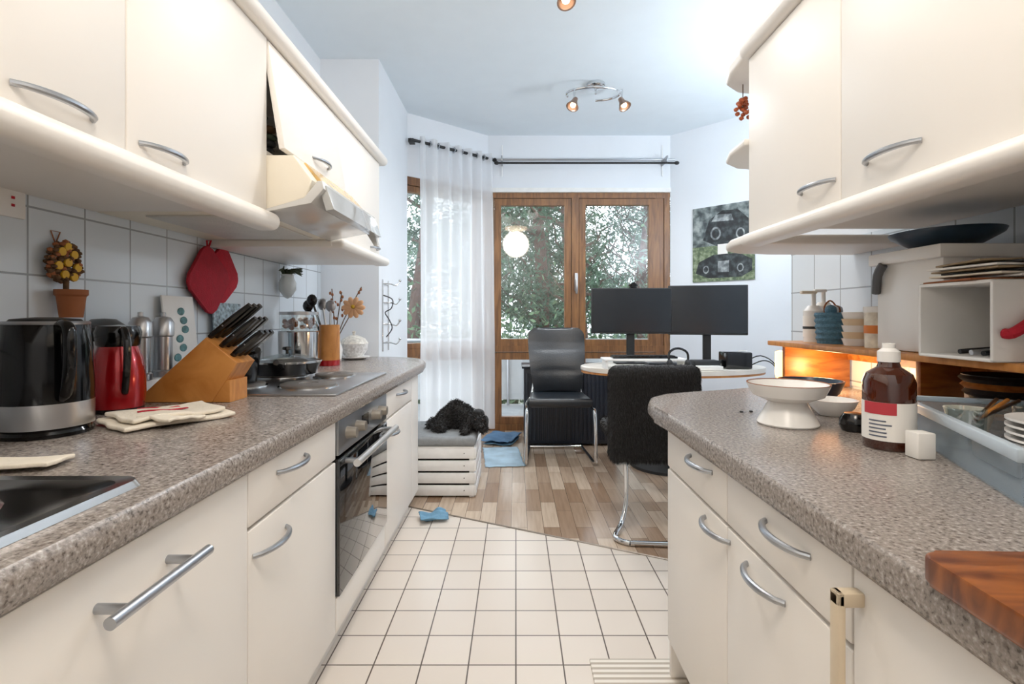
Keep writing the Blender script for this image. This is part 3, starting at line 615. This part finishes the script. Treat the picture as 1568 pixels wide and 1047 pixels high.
cyl('pump',(1.15,1.98,Z1+.14),(1.15,1.98,Z1+.19),.008,white,sp); box('nozzle',(1.10,1.97,Z1+.185),(1.16,1.99,Z1+.197),linen,sp,.004)
sp=G('soap_dispenser',(1.22,2.03,Z1)); lathe('bottle',[(0,0),(.03,0),(.031,.14),(.02,.155),(0,.155)],(1.23,2.05,Z1),M('pale_bottle','#d9d2c8',.4),sp); cyl('pump',(1.23,2.05,Z1+.15),(1.23,2.05,Z1+.2),.008,white,sp); box('nozzle',(1.19,2.04,Z1+.195),(1.24,2.06,Z1+.207),white,sp,.004)
g=G('blue_basket',(1.15,1.86,Z1)); lathe('body',[(0,0),(.050,0),(.056,.11),(.052,.11),(.046,.01),(0,.01)],(1.15,1.86,Z1),bluew,g)
for k in range(5): lathe('weave_%d'%k,[(.051+.0012*k,.010+k*.021),(.056+.0012*k,.019+k*.021),(.052+.0012*k,.028+k*.021)],(1.15,1.86,Z1),bluew,g)
tube('handle_loop',[(1.12,1.86,Z1+.10),(1.12,1.86,Z1+.135),(1.14,1.86,Z1+.155),(1.16,1.86,Z1+.135),(1.16,1.86,Z1+.10)],.003,terra,g,8,sm=4)
for i in range(4): ell('scrubber_%d'%i,(1.13+.015*i,1.84+.012*i,Z1+.12),(.02,.02,.02),[bluew,whitem,terra,steel][i],g,sub=2)
g=G('stacked_mugs',(1.15,1.72,Z1)); tan=M('tan_glaze','#e0c8a6',.4)
for i in range(5): lathe('mug_%d'%i,[(0,0),(.042,0),(.05,.024),(.046,.024),(.04,.006),(0,.006)],(1.15,1.72,Z1+i*.022),white if i%2==0 else tan,g)
g=G('storage_jar',(1.13,1.6,Z1)); lathe('jar',[(0,0),(.035,0),(.037,.11),(0,.11)],(1.13,1.60,Z1),M('printed_jar','#e9dcc8',.4,var=.3,vs=30),g); lathe('lid',[(.039,.11),(.039,.128),(0,.13)],(1.13,1.60,Z1),white,g); lathe('band',[(.0375,.045),(.0375,.07)],(1.13,1.60,Z1),M('orange_band','#d7772c',.5),g)
bn=G('white_storage_bin',(1.2,1.42,Z1))
box('body',(1.075,1.29,Z1),(1.33,1.53,1.255),white,bn,.01); box('rim',(1.06,1.28,1.25),(1.338,1.545,1.285),white,bn,.006)
tube('brush_handle',[(1.068,1.52,1.17),(1.058,1.5,1.22),(1.06,1.48,1.25)],.012,M('brush_grey','#55585c',.5),bn,8,sm=3)
lathe('slate_dish',[(0,0),(.07,0),(.13,.035),(.135,.045),(.125,.043),(.06,.012),(0,.012)],(1.17,1.40,1.286),slate,None,40,sx=.9)
ob=G('open_storage_box',(1.1,1.18,Z1)); x0,x1,y0,y1,z0,z1=1.0,1.27,1.075,1.275,Z1,1.18
box('bottom',(x0,y0,z0),(x1,y1,z0+.008),white,ob,.003); box('top',(x0,y0,z1-.008),(x1,y1,z1),white,ob,.003)
box('side_near',(x0,y0,z0),(x1,y0+.008,z1),white,ob,.003); box('side_far',(x0,y1-.008,z0),(x1,y1,z1),white,ob,.003); box('back',(x1-.008,y0,z0),(x1,y1,z1),white,ob)
tube('red_handle',[(1.02,1.07,1.065),(1.03,1.055,1.07),(1.10,1.053,1.12),(1.13,1.07,1.14)],.011,redcloth,ob,10,sm=4)
g=G('cooking_tools',(1.1,1.17,Z1))
for i in range(4): cyl('tool_%d'%i,(1.03,1.10+.03*i,Z1+.016),(1.2,1.12+.02*i,Z1+.03),.006,blackm if i%2 else steel,g,8)
g=G('mail_pile',(1.15,1.18,1.18)); kr=M('kraft_paper','#a08a6c',.8)
for i in range(8):
    box('envelope_%d'%i,(1.03+random.uniform(-.03,.03),1.08+random.uniform(-.02,.01),1.181+i*.006),(1.27,1.26,1.185+i*.006),[terra,paper,linen,blackm,kr,paper,blackm,kr][i],g,rot=random.uniform(-.3,.3))
# ---------------- room furniture ----------------
def stripes():
    m,t,b=nt('striped_mat'); tc=t.nodes.new('ShaderNodeTexCoord'); w_=t.nodes.new('ShaderNodeTexWave'); w_.bands_direction='Y'; w_.inputs['Scale'].default_value=14
    r=t.nodes.new('ShaderNodeValToRGB'); r.color_ramp.elements[0].color=C('#b9ae9f'); r.color_ramp.elements[1].color=C('#ece5da'); r.color_ramp.elements[0].position=.4;r.color_ramp.elements[1].position=.5
    t.links.new(tc.outputs['Object'],w_.inputs[0]); t.links.new(w_.outputs[0],r.inputs[0]); t.links.new(r.outputs[0],b.inputs['Base Color']); b.inputs['Roughness'].default_value=.9; return m
box('striped_rug',(.235,.6,.0005),(.515,1.64,.008),stripes(),None,.003)
cloth('blue_sock',-.52,-.37,2.72,2.84,.004,blue,.03,rot=.3,n=14)
cloth('blue_throw_rug',-.25,.04,3.75,4.30,.003,M('rug_blue','#a9c3d4',.9,var=.2,vs=8),.006,rot=.1,rip=0)
g=G('folded_blanket',(0,4.4,0)); cloth('fold',-.27,.0,4.35,4.72,.03,M('denim_blue','#54789c',.9,var=.2),.015,rot=-.3,g=g); cloth('under',-.24,.0,4.36,4.7,.006,blue,.01,rot=-.25,g=g)
CR=G('wooden_crate_stool',(-.48,3.35,0)); X0,X1,Y0,Y1=-.72,-.255,3.12,3.60
for (x,y) in ((X0,Y0),(X1-.03,Y0),(X0,Y1-.03),(X1-.03,Y1-.03)): box('post',(x,y+.012,.0),(x+.03,y+.042-.012,.31),whitem,CR)
for i in range(4):
    z=.012+i*.075; z2=z+.062
    box('slat_f_%d'%i,(X0,Y0-.002,z),(X1,Y0+.012,z2),whitem,CR,.002); box('slat_r_%d'%i,(X1-.0,Y0,z),(X1+.012,Y1,z2),whitem,CR,.002); box('slat_l_%d'%i,(X0-.012,Y0,z),(X0,Y1,z2),whitem,CR,.002); box('slat_b_%d'%i,(X0,Y1-.012,z),(X1,Y1,z2),whitem,CR,.002)
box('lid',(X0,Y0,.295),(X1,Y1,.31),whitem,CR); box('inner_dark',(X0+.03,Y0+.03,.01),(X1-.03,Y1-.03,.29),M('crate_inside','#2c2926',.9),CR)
for x in (X0+.06,X1-.06):
    for i in range(4): ell('nail_%d'%i,(x,Y0-.003,.044+i*.075),(.004,.002,.004),blackm,CR,sub=1)
box('seat_cushion',(X0-.01,Y0-.012,.3105),(X1+.01,Y1+.01,.37),grey,None,.022,seg=4)
DG=G('black_poodle',(-.4,3.35,.37))
def skin(name,verts,edges,rad,mat,g,sub=2):
    me=bpy.data.meshes.new(name); me.from_pydata(verts,edges,[]); o=bpy.data.objects.new(name,me); COL.objects.link(o)
    md=o.modifiers.new('skin','SKIN'); md.use_smooth_shade=True
    for i,r in enumerate(rad): me.skin_vertices[0].data[i].radius=(r,r)
    me.skin_vertices[0].data[0].use_root=True
    s=o.modifiers.new('sub','SUBSURF'); s.levels=sub; s.render_levels=sub; me.materials.append(mat)
    o.parent=g.e; o.matrix_parent_inverse=Matrix.Translation(-g.loc); return o
V=[(-.50,3.42,.455),(-.42,3.42,.470),(-.34,3.38,.46),(-.285,3.33,.455),(-.25,3.27,.455),(-.235,3.215,.437),(-.228,3.175,.427),
 (-.33,3.29,.405),(-.33,3.20,.396),(-.335,3.155,.394),(-.27,3.34,.405),(-.215,3.28,.396),(-.205,3.21,.394),
 (-.50,3.33,.425),(-.55,3.27,.405),(-.47,3.23,.396),(-.56,3.46,.425),(-.60,3.41,.405),(-.60,3.33,.396)]
V=[(x*.92-.01,y-.01,z-.004) for x,y,z in V]
Ed=[(0,1),(1,2),(2,3),(3,4),(4,5),(5,6),(2,7),(7,8),(8,9),(2,10),(10,11),(11,12),(0,13),(13,14),(14,15),(0,16),(16,17),(17,18)]
Rd=[.072,.082,.072,.046,.05,.028,.02,.03,.021,.02,.03,.021,.019,.045,.027,.021,.02,.018,.02]
dg_=skin('body',V,Ed,Rd,furd,DG); hx=-.25*.92-.01
for i,s in enumerate((-1,1)):
    ell('ear_%d'%i,(hx+s*.052,3.255,.431),(.016,.024,.042),furd,DG,sub=2,nz=.2); ell('eye_%d'%i,(hx+.010+s*.022,3.204,.457),(.007,.006,.007),M('dog_eye','#3a2414',.05,coat=1),DG,sub=2)
ell('topknot',(hx,3.275,.486),(.038,.036,.026),furd,DG,sub=3,nz=.3); ell('nose',(hx+.022,3.142,.428),(.011,.008,.008),blackp,DG,sub=2)
bpy.context.view_layer.update()
furmesh('coat_curls',dg_,9000,.022,.0025,furd,DG,droop=.2,curl=.9)
# desk
DK=G('desk',(1.1,3.75,0))
prism('top',[(1.13+.66*math.cos(a),3.72+.40*math.sin(a)) for a in [2*math.pi*i/48 for i in range(48)]],.715,.745,M('desk_top','#e6e0d6',.3),DK,.008)
prism('edge_band',[(1.13+.655*math.cos(a),3.72+.395*math.sin(a)) for a in [2*math.pi*i/48 for i in range(48)]],.70,.715,beech,DK)
lathe('column',[(0,0),(.28,0),(.28,.02),(.05,.05),(.05,.66),(.2,.70),(0,.70)],(1.13,3.8,0),blackm,DK)
RAD=G('ribbed_drawer_cabinet',(.45,4.5,0)); box('body',(.07,4.36,.02),(.86,4.7,.66),navy,RAD,.006)
for i in range(22): box('rib_%d'%i,(.085+i*.035,4.348,.05),(.103+i*.035,4.362,.62),navy,RAD,.003)
box('top',(.05,4.34,.66),(.88,4.72,.68),navy,RAD,.003)
for x in (.1,.78): box('foot',(x,4.4,0),(x+.04,4.65,.02),blackm,RAD)
def monitor(name,c,w,h,rot):
    g=G(name,c); T=Matrix.Translation(c)@Matrix.Rotation(rot,4,'Z')
    box('housing',(-w/2,0,-h/2),(w/2,.035,h/2),blackm,g,.006,M4=T); box('screen',(-w/2+.008,-.003,-h/2+.014),(w/2-.008,.001,h/2-.008),screen,g,0,M4=T)
    zb=.746-c[2]
    box('neck',(-.03,.035,zb+.01),(.03,.055,0),blackm,g,.004,M4=T); box('foot',(-.12,-.04,zb),(.12,.14,zb+.012),blackm,g,.004,M4=T)
monitor('computer_monitor',(.87,3.86,1.145),.60,.345,math.radians(-3)); monitor('computer_monitor',(1.42,3.80,1.15),.56,.37,math.radians(-14))
wc=G('webcam',(.88,3.88,1.34)); box('clip',(.86,3.86,1.318),(.91,3.90,1.328),blackp,wc,.002); lathe('lens',[(0,0),(.02,0),(.02,.03),(0,.03)],(.885,3.88,1.34),blackp,wc,16,M4=Matrix.Rotation(math.radians(90),4,'X')); box('cam_bar',(.85,3.862,1.328),(.92,3.885,1.35),blackp,wc,.008)
ms=G('monitor_riser',(.85,3.55,.75)); box('top',(.60,3.46,.80),(1.16,3.64,.815),whitem,ms,.003)
for x in (.61,1.14): box('leg',(x,3.47,.746),(x+.015,3.63,.80),whitem,ms)
kb=G('keyboard',(.85,3.5,.82)); box('case',(.66,3.48,.8155),(1.10,3.60,.83),blackp,kb,.003)
for r in range(4):
    for k in range(14): box('key_%d_%d'%(r,k),(.67+k*.03,3.49+r*.026,.83),(.695+k*.03,3.511+r*.026,.835),blackm,kb)
g=G('desk_gadgets',(1.3,3.5,.75))
box('dock',(1.22,3.50,.7465),(1.40,3.62,.80),blackm,g,.008); box('hub',(1.42,3.46,.7465),(1.60,3.6,.86),blackp,g,.01); box('laptop',(.95,3.66,.7465),(1.25,3.80,.77),M('laptop_grey','#3c3f44',.4,.5),g,.004)
tube('cable',[(1.6,3.55,.75),(1.68,3.5,.80),(1.75,3.5,.78),(1.78,3.48,.70),(1.76,3.5,.5)],.004,blackp,g,6,sm=5); tube('cable_b',[(1.58,3.6,.76),(1.7,3.56,.83),(1.82,3.56,.72),(1.8,3.6,.4)],.004,blackp,g,6,sm=5)
cyl('bottle',(1.62,3.66,.746),(1.62,3.66,.86),.03,white,g) 
box('pc_box',(1.2,3.36,.7465),(1.36,3.43,.775),white,g,.004)
tube('headset',[(1.02,3.40,.78),(1.02,3.41,.86),(1.08,3.42,.89),(1.14,3.41,.86),(1.14,3.40,.78)],.008,blackp,g,8,sm=5)
for x in (1.02,1.14): ell('ear_pad',(x,3.40,.785),(.022,.03,.035),blackm,g,sub=2)
# office chair
OC=G('cantilever_office_chair',(.33,3.95,0)); cx=.33
prism('seat',[(cx-.235,3.76),(cx+.235,3.76),(cx+.215,4.14),(cx-.215,4.14)],.43,.50,leather,OC,.03,seg=4)
bmk=bmesh.new(); N=28
grid=[]
for side in (0,1):
    rows=[]
    for j in range(N+1):
        t=j/N; wv=.185+.045*math.sin(math.pi*min(1,t*.62))-.05*(max(0,t-.88)/.12)**2*.9
        row=[]
        for i in range(13):
            u=i/12*2-1; y=4.12+.13*t-.045*math.sin(math.pi*min(1,t*1.3))+(.04 if side else 0)
            y-=.03*u*u
            puff=(.022*(1-abs(u)**3)*(1 if side else -1))
            seamy=.35+.65*abs(math.sin(t*math.pi*3))**.5
            row.append(bmk.verts.new((cx+u*wv,y+puff*seamy,.50+.51*t)))
        rows.append(row)
    grid.append(rows)
for s in (0,1):
    for j in range(N):
        for i in range(12): bmk.faces.new((grid[s][j][i],grid[s][j][i+1],grid[s][j+1][i+1],grid[s][j+1][i]))
for j in range(N):
    for i in (0,12): bmk.faces.new((grid[0][j][i],grid[0][j+1][i],grid[1][j+1][i],grid[1][j][i]))
for i in range(12):
    for j in (0,N): bmk.faces.new((grid[0][j][i],grid[0][j][i+1],grid[1][j][i+1],grid[1][j][i]))
mk('backrest',bmk,leather,OC,sharp=1.2)
for s in (-1,1):
    tube('leg_%d'%s,[(cx+s*.17,4.20,.66),(cx+s*.20,4.16,.47),(cx+s*.245,4.0,.425),(cx+s*.245,3.82,.415),(cx+s*.25,3.76,.38),(cx+s*.255,3.75,.10),(cx+s*.255,3.78,.02),(cx+s*.24,4.0,.014),(cx+s*.22,4.30,.014)],.0125,chrome,OC,12,sm=5)
cyl('rear_bar',(cx-.225,4.30,.014),(cx+.225,4.30,.014),.0125,chrome,OC)
# fur chair
FC=G('fur_covered_chair',(.75,2.75,0)); fx=.735
Rz=Matrix.Translation((fx,2.72,0))@Matrix.Rotation(math.radians(3),4,'Z')
fb=box('back_cover',(-.24,-.045,.34),(.24,.045,.845),fur,FC,.044,seg=5,M4=Rz)
fs=box('seat_cover',(-.20,.03,.42),(.22,.44,.49),fur,FC,.03,seg=4,M4=Rz)
bpy.context.view_layer.update()
furmesh('fur_strands',fb,30000,.018,.0011,fur,FC,droop=1.4,curl=.4); furmesh('fur_strands_seat',fs,5000,.02,.0015,fur,FC,droop=.4,curl=.7)
for s in (-1,1):
    tube('leg_%d'%s,[Rz@Vector(p) for p in ((s*.20,.08,.42),(s*.17,-.0,.40),(s*.155,-.0,.33),(s*.155,-.01,.14),(s*.19,-.06,.04),(s*.25,-.16,.014),(s*.24,-.22,.014),(s*.20,-.25,.014))],.013,chrome,FC,12,sm=6)
cyl('floor_bar',Rz@Vector((-.20,-.25,.014)),Rz@Vector((.20,-.30,.014)),.013,chrome,FC)
# poster
def poster(nm,a,b_,c_,sc):
    m,t,b=nt(nm); tc=t.nodes.new('ShaderNodeTexCoord'); n=t.nodes.new('ShaderNodeTexNoise'); n.inputs['Scale'].default_value=sc; n.inputs['Detail'].default_value=8
    r=t.nodes.new('ShaderNodeValToRGB'); e=r.color_ramp.elements; e[0].color=C(a); e[0].position=.38; e[1].color=C(c_); e[1].position=.68; x=e.new(.52); x.color=C(b_)
    t.links.new(tc.outputs['Object'],n.inputs[0]); t.links.new(n.outputs[0],r.inputs[0]); t.links.new(r.outputs[0],b.inputs['Base Color']); b.inputs['Roughness'].default_value=.5; return m
PO=G('tractor_poster',(1.85,4.54,1.78))
dd=(E-D).normalized(); nn=Vector((-dd.y,dd.x))
pc0=D+dd*.235; Tm=Matrix(((dd.x,nn.x,0,pc0.x),(dd.y,nn.y,0,pc0.y),(0,0,1,0),(0,0,0,1)))
box('sheet',(0,-.012,1.42),(.56,-.002,2.10),poster('poster_photo','#3a4244','#707a7a','#a6adab',14),PO,0,M4=Tm)
pd=poster('poster_dark','#16191b','#2b3134','#4d5556',20); pg=poster('poster_grey','#5a6062','#8b9193','#b9bfbd',20); pgr=poster('poster_grass','#4a5a42','#71805f','#9aa58a',30)
def disc(nm,x,z,r,m,k=.0,sx=1):
    bmq=bmesh.new(); vs=[bmq.verts.new(Tm@Vector((x+sx*r*math.cos(a),-.0135-k,z+r*math.sin(a)))) for a in [2*math.pi*i/30 for i in range(30)]]; bmq.faces.new(vs); mk(nm,bmq,m,PO,False)
box('grass_patch',(.0,-.0125,1.42),(.56,-.0121,1.74),pgr,PO,0,M4=Tm)
def flat(nm,pts,m,k):
    bmq=bmesh.new(); bmq.faces.new([bmq.verts.new(Tm@Vector((p[0],-.0127-k,p[1]))) for p in pts]); mk(nm,bmq,m,PO,False)
flat('tractor_body',[(.10,1.80),(.16,1.98),(.28,2.05),(.42,2.04),(.52,1.94),(.53,1.76),(.3,1.70)],pd,.0)
flat('tractor_hood',[(.03,1.50),(.06,1.60),(.2,1.66),(.42,1.66),(.54,1.60),(.54,1.5),(.45,1.45),(.15,1.45)],pd,.0001)
flat('windscreen',[(.18,1.96),(.22,2.02),(.36,2.01),(.38,1.95)],pg,.0002)
for i,(x,z,r) in enumerate(((.22,1.85,.10),(.44,1.83,.08),(.13,1.53,.06),(.44,1.53,.06))):
    disc('wheel_%d'%i,x,z,r,pd,.0005,.8); disc('hub_%d'%i,x,z,r*.60,pg,.001,.8); disc('hubc_%d'%i,x,z,r*.42,pd,.0015,.8)
flat('grille',[(.24,1.50),(.34,1.50),(.34,1.60),(.24,1.60)],pg,.0004)
box('note_paper',(.24,-.017,1.66),(.33,-.0162,1.75),paper,PO,0,M4=Tm)
# curtain rods and curtain
RD=G('curtain_rod',(.65,4.8,2.57))
for i,(y,z) in enumerate(((4.84,2.585),(4.78,2.535))): cyl('rod_%d'%i,(-.18,y,z),(1.50,y,z),.010,blackm if i else nickel,RD)
for x in (-.14,1.40): box('bracket',(x,4.76,2.55),(x+.015,4.948,2.60),nickel,RD,.002); cyl('bracket_rod',(x+.008,4.93,2.45),(x+.008,4.93,2.75),.004,whitem,RD)
for x in (-.18,1.50): ell('finial',(x,4.78,2.535),(.025,.018,.018),blackm,RD,sub=2)
r0=Vector((-.885,4.29,2.585)); r1=Vector((-.20,4.86,2.585)); RL=G('curtain_rod',tuple((r0+r1)/2)); cyl('rod',r0,r1,.013,blackm,RL); ell('finial',r1,(.022,.022,.022),blackm,RL,sub=2)
box('bracket',(-.905,4.30,2.57),(-.86,4.38,2.60),blackm,RL)
CU=G('sheer_curtain',(-.5,4.6,1.3)); bmc=bmesh.new(); n1=220; nz_=40
d2=(r1-r0).normalized(); nr=Vector((d2.y,-d2.x,0)); rows=[]
for j in range(nz_+1):
    t=j/nz_; z=2.63-(2.63-.05)*t; row=[]
    for i in range(n1+1):
        u=i/n1; s=.10+.87*u+.02*t*(u-.3); ph=u*math.pi*2*6.5
        amp=.032+.006*t; w_=math.sin(ph+.5*math.sin(t*3+u*9))*amp+.014*t*noise.noise(Vector((u*14,t*3,0)))+.006*math.sin(ph*2.3+t*2)
        p=r0.lerp(r1,s); row.append(bmc.verts.new((p.x+nr.x*(w_),p.y+nr.y*(w_),z)))
    rows.append(row)
for j in range(nz_):
    for i in range(n1): bmc.faces.new((rows[j][i],rows[j][i+1],rows[j+1][i+1],rows[j+1][i]))
mk('fabric',bmc,curt,CU,sharp=3)
for k in range(10):
    p=r0.lerp(r1,.12+k*.092); lathe('grommet_%d'%k,[(.02,-.006),(.028,0),(.02,.006)],p,nickel,CU,16,M4=d2.to_track_quat('Z','Y').to_matrix().to_4x4())
# ceiling lamps
def spotlamp(name,c,spots,power,col,R=.2,em=3):
    g=G(name,c); c=Vector(c); lathe('canopy',[(0,0),(.07,0),(.07,-.02),(.055,-.03),(0,-.032)],c,chrome,g)
    cyl('stem',c-Vector((0,0,.03)),c-Vector((0,0,.075)),.008,chrome,g)
    bulb=bpy.data.materials.get('warm_bulb') or M('warm_bulb','#fff0dc',.5,emis=3,ecol='#ffe0bc')
    tube('arc',[c+Vector((R*math.cos(a)-.02,R*.6*math.sin(a),-.075)) for a in [math.radians(-200+i*14) for i in range(21)]],.009,chrome,g,8)
    for i,(dx,dy,ax,az) in enumerate(spots):
        p=c+Vector((dx,dy,-.075)); q=p+Vector((0,0,-.09)); cyl('drop_%d'%i,p,q,.007,chrome,g,8)
        d=Vector((ax,-.35,az)).normalized(); T=d.to_track_quat('Z','Y').to_matrix().to_4x4()
        lathe('head_%d'%i,[(0,-.03),(.018,-.03),(.022,0),(.045,.05),(.047,.055),(.04,.053),(.02,.01),(0,.005)],q,M('copper_head','#9b8070',.3,.8),g,24,M4=T)
        ell('bulb_%d'%i,q+d*.035,(.022,.022,.022),bulb,g,sub=2)
        l=bpy.data.lights.new('lamp_light','SPOT'); l.energy=power; l.color=col; l.shadow_soft_size=.08; l.spot_size=math.radians(165); l.spot_blend=1
        o=bpy.data.objects.new('lamp_light_%d'%i,l); o.location=q+d*.08; o.rotation_euler=(0,0,0); COL.objects.link(o); o.parent=g.e; o.matrix_parent_inverse=Matrix.Translation(-g.loc)
    return g
spotlamp('ceiling_spot_lamp',(.60,3.85,2.848),((-.17,-.08,-.3,-.8),(.18,-.08,.3,-.8)),38,(.94,.97,1))
spotlamp('ceiling_spot_lamp',(.05,2.43,2.848),((-.17,-.2,-.3,-.8),(.19,.09,.1,-.8)),28,(1,.94,.88))
g=G('added_fill_lamp',(1.95,2.9,0)); lathe('base',[(0,0),(.14,0),(.14,.02),(.02,.03),(0,.03)],(1.95,2.9,.001),nickel,g); cyl('pole',(1.95,2.9,.02),(1.95,2.9,1.70),.012,nickel,g)  # added uplighter, unseen behind the partition, to brighten ceiling and far walls
lathe('bowl',[(0,1.69),(.05,1.70),(.16,1.79),(.17,1.81),(.16,1.81),(.05,1.72),(0,1.71)],(1.95,2.9,0),nickel,g)
l=bpy.data.lights.new('ul','POINT'); l.energy=44; l.color=(.88,.95,1); l.shadow_soft_size=.08; o=bpy.data.objects.new('uplight',l); o.location=(1.95,2.9,1.82); COL.objects.link(o); o.parent=g.e; o.matrix_parent_inverse=Matrix.Translation(-g.loc)
g=G('kitchen_ceiling_lamp',(0,.2,2.84)); lathe('fixture',[(0,0),(.24,0),(.24,-.03),(.22,-.03),(0,-.03)],(0,.1,2.849),chrome,g,40)
lathe('diffuser',[(.22,-.03),(.20,-.07),(.1,-.09),(0,-.095)],(0,.1,2.849),M('opal_glass','#fff2dd',.5,emis=5,ecol='#ffe6c8'),g,40)
l=bpy.data.lights.new('kl','POINT'); l.energy=42; l.color=(1,.89,.78); l.shadow_soft_size=.25; o=bpy.data.objects.new('lamp_light',l); o.location=(0,.1,2.5); COL.objects.link(o); o.parent=g.e; o.matrix_parent_inverse=Matrix.Translation(-g.loc)
l=bpy.data.lights.new('tl','POINT'); l.energy=2.6; l.color=(1,.66,.34); l.shadow_soft_size=.04; o=bpy.data.objects.new('bulb_light',l); o.location=(1.16,1.93,.90); COL.objects.link(o); o.parent=LP.e; o.matrix_parent_inverse=Matrix.Translation(-LP.loc)
# world
w_=bpy.data.worlds.new('World'); S.world=w_; w_.use_nodes=True; bg=w_.node_tree.nodes['Background']; bg.inputs[0].default_value=(.86,.94,1,1); bg.inputs[1].default_value=2.7
l=bpy.data.lights.new('sun','SUN'); l.energy=2.5; l.angle=math.radians(30); l.color=(.88,.95,1); o=bpy.data.objects.new('sun',l); o.rotation_euler=(math.radians(-62),0,math.radians(8)); COL.objects.link(o)
cd=bpy.data.cameras.new('camera'); cd.sensor_width=36; cd.lens=785/1568*36; cd.shift_x=-6/1568; cd.shift_y=-38.5/1568; cd.clip_start=.02
co=bpy.data.objects.new('camera',cd); co.location=(0,0,1.1); co.rotation_euler=(math.radians(90),0,0); COL.objects.link(co); S.camera=co
S.view_settings.view_transform='Standard'; S.view_settings.look='None'; S.view_settings.exposure=.12; S.view_settings.gamma=1.08
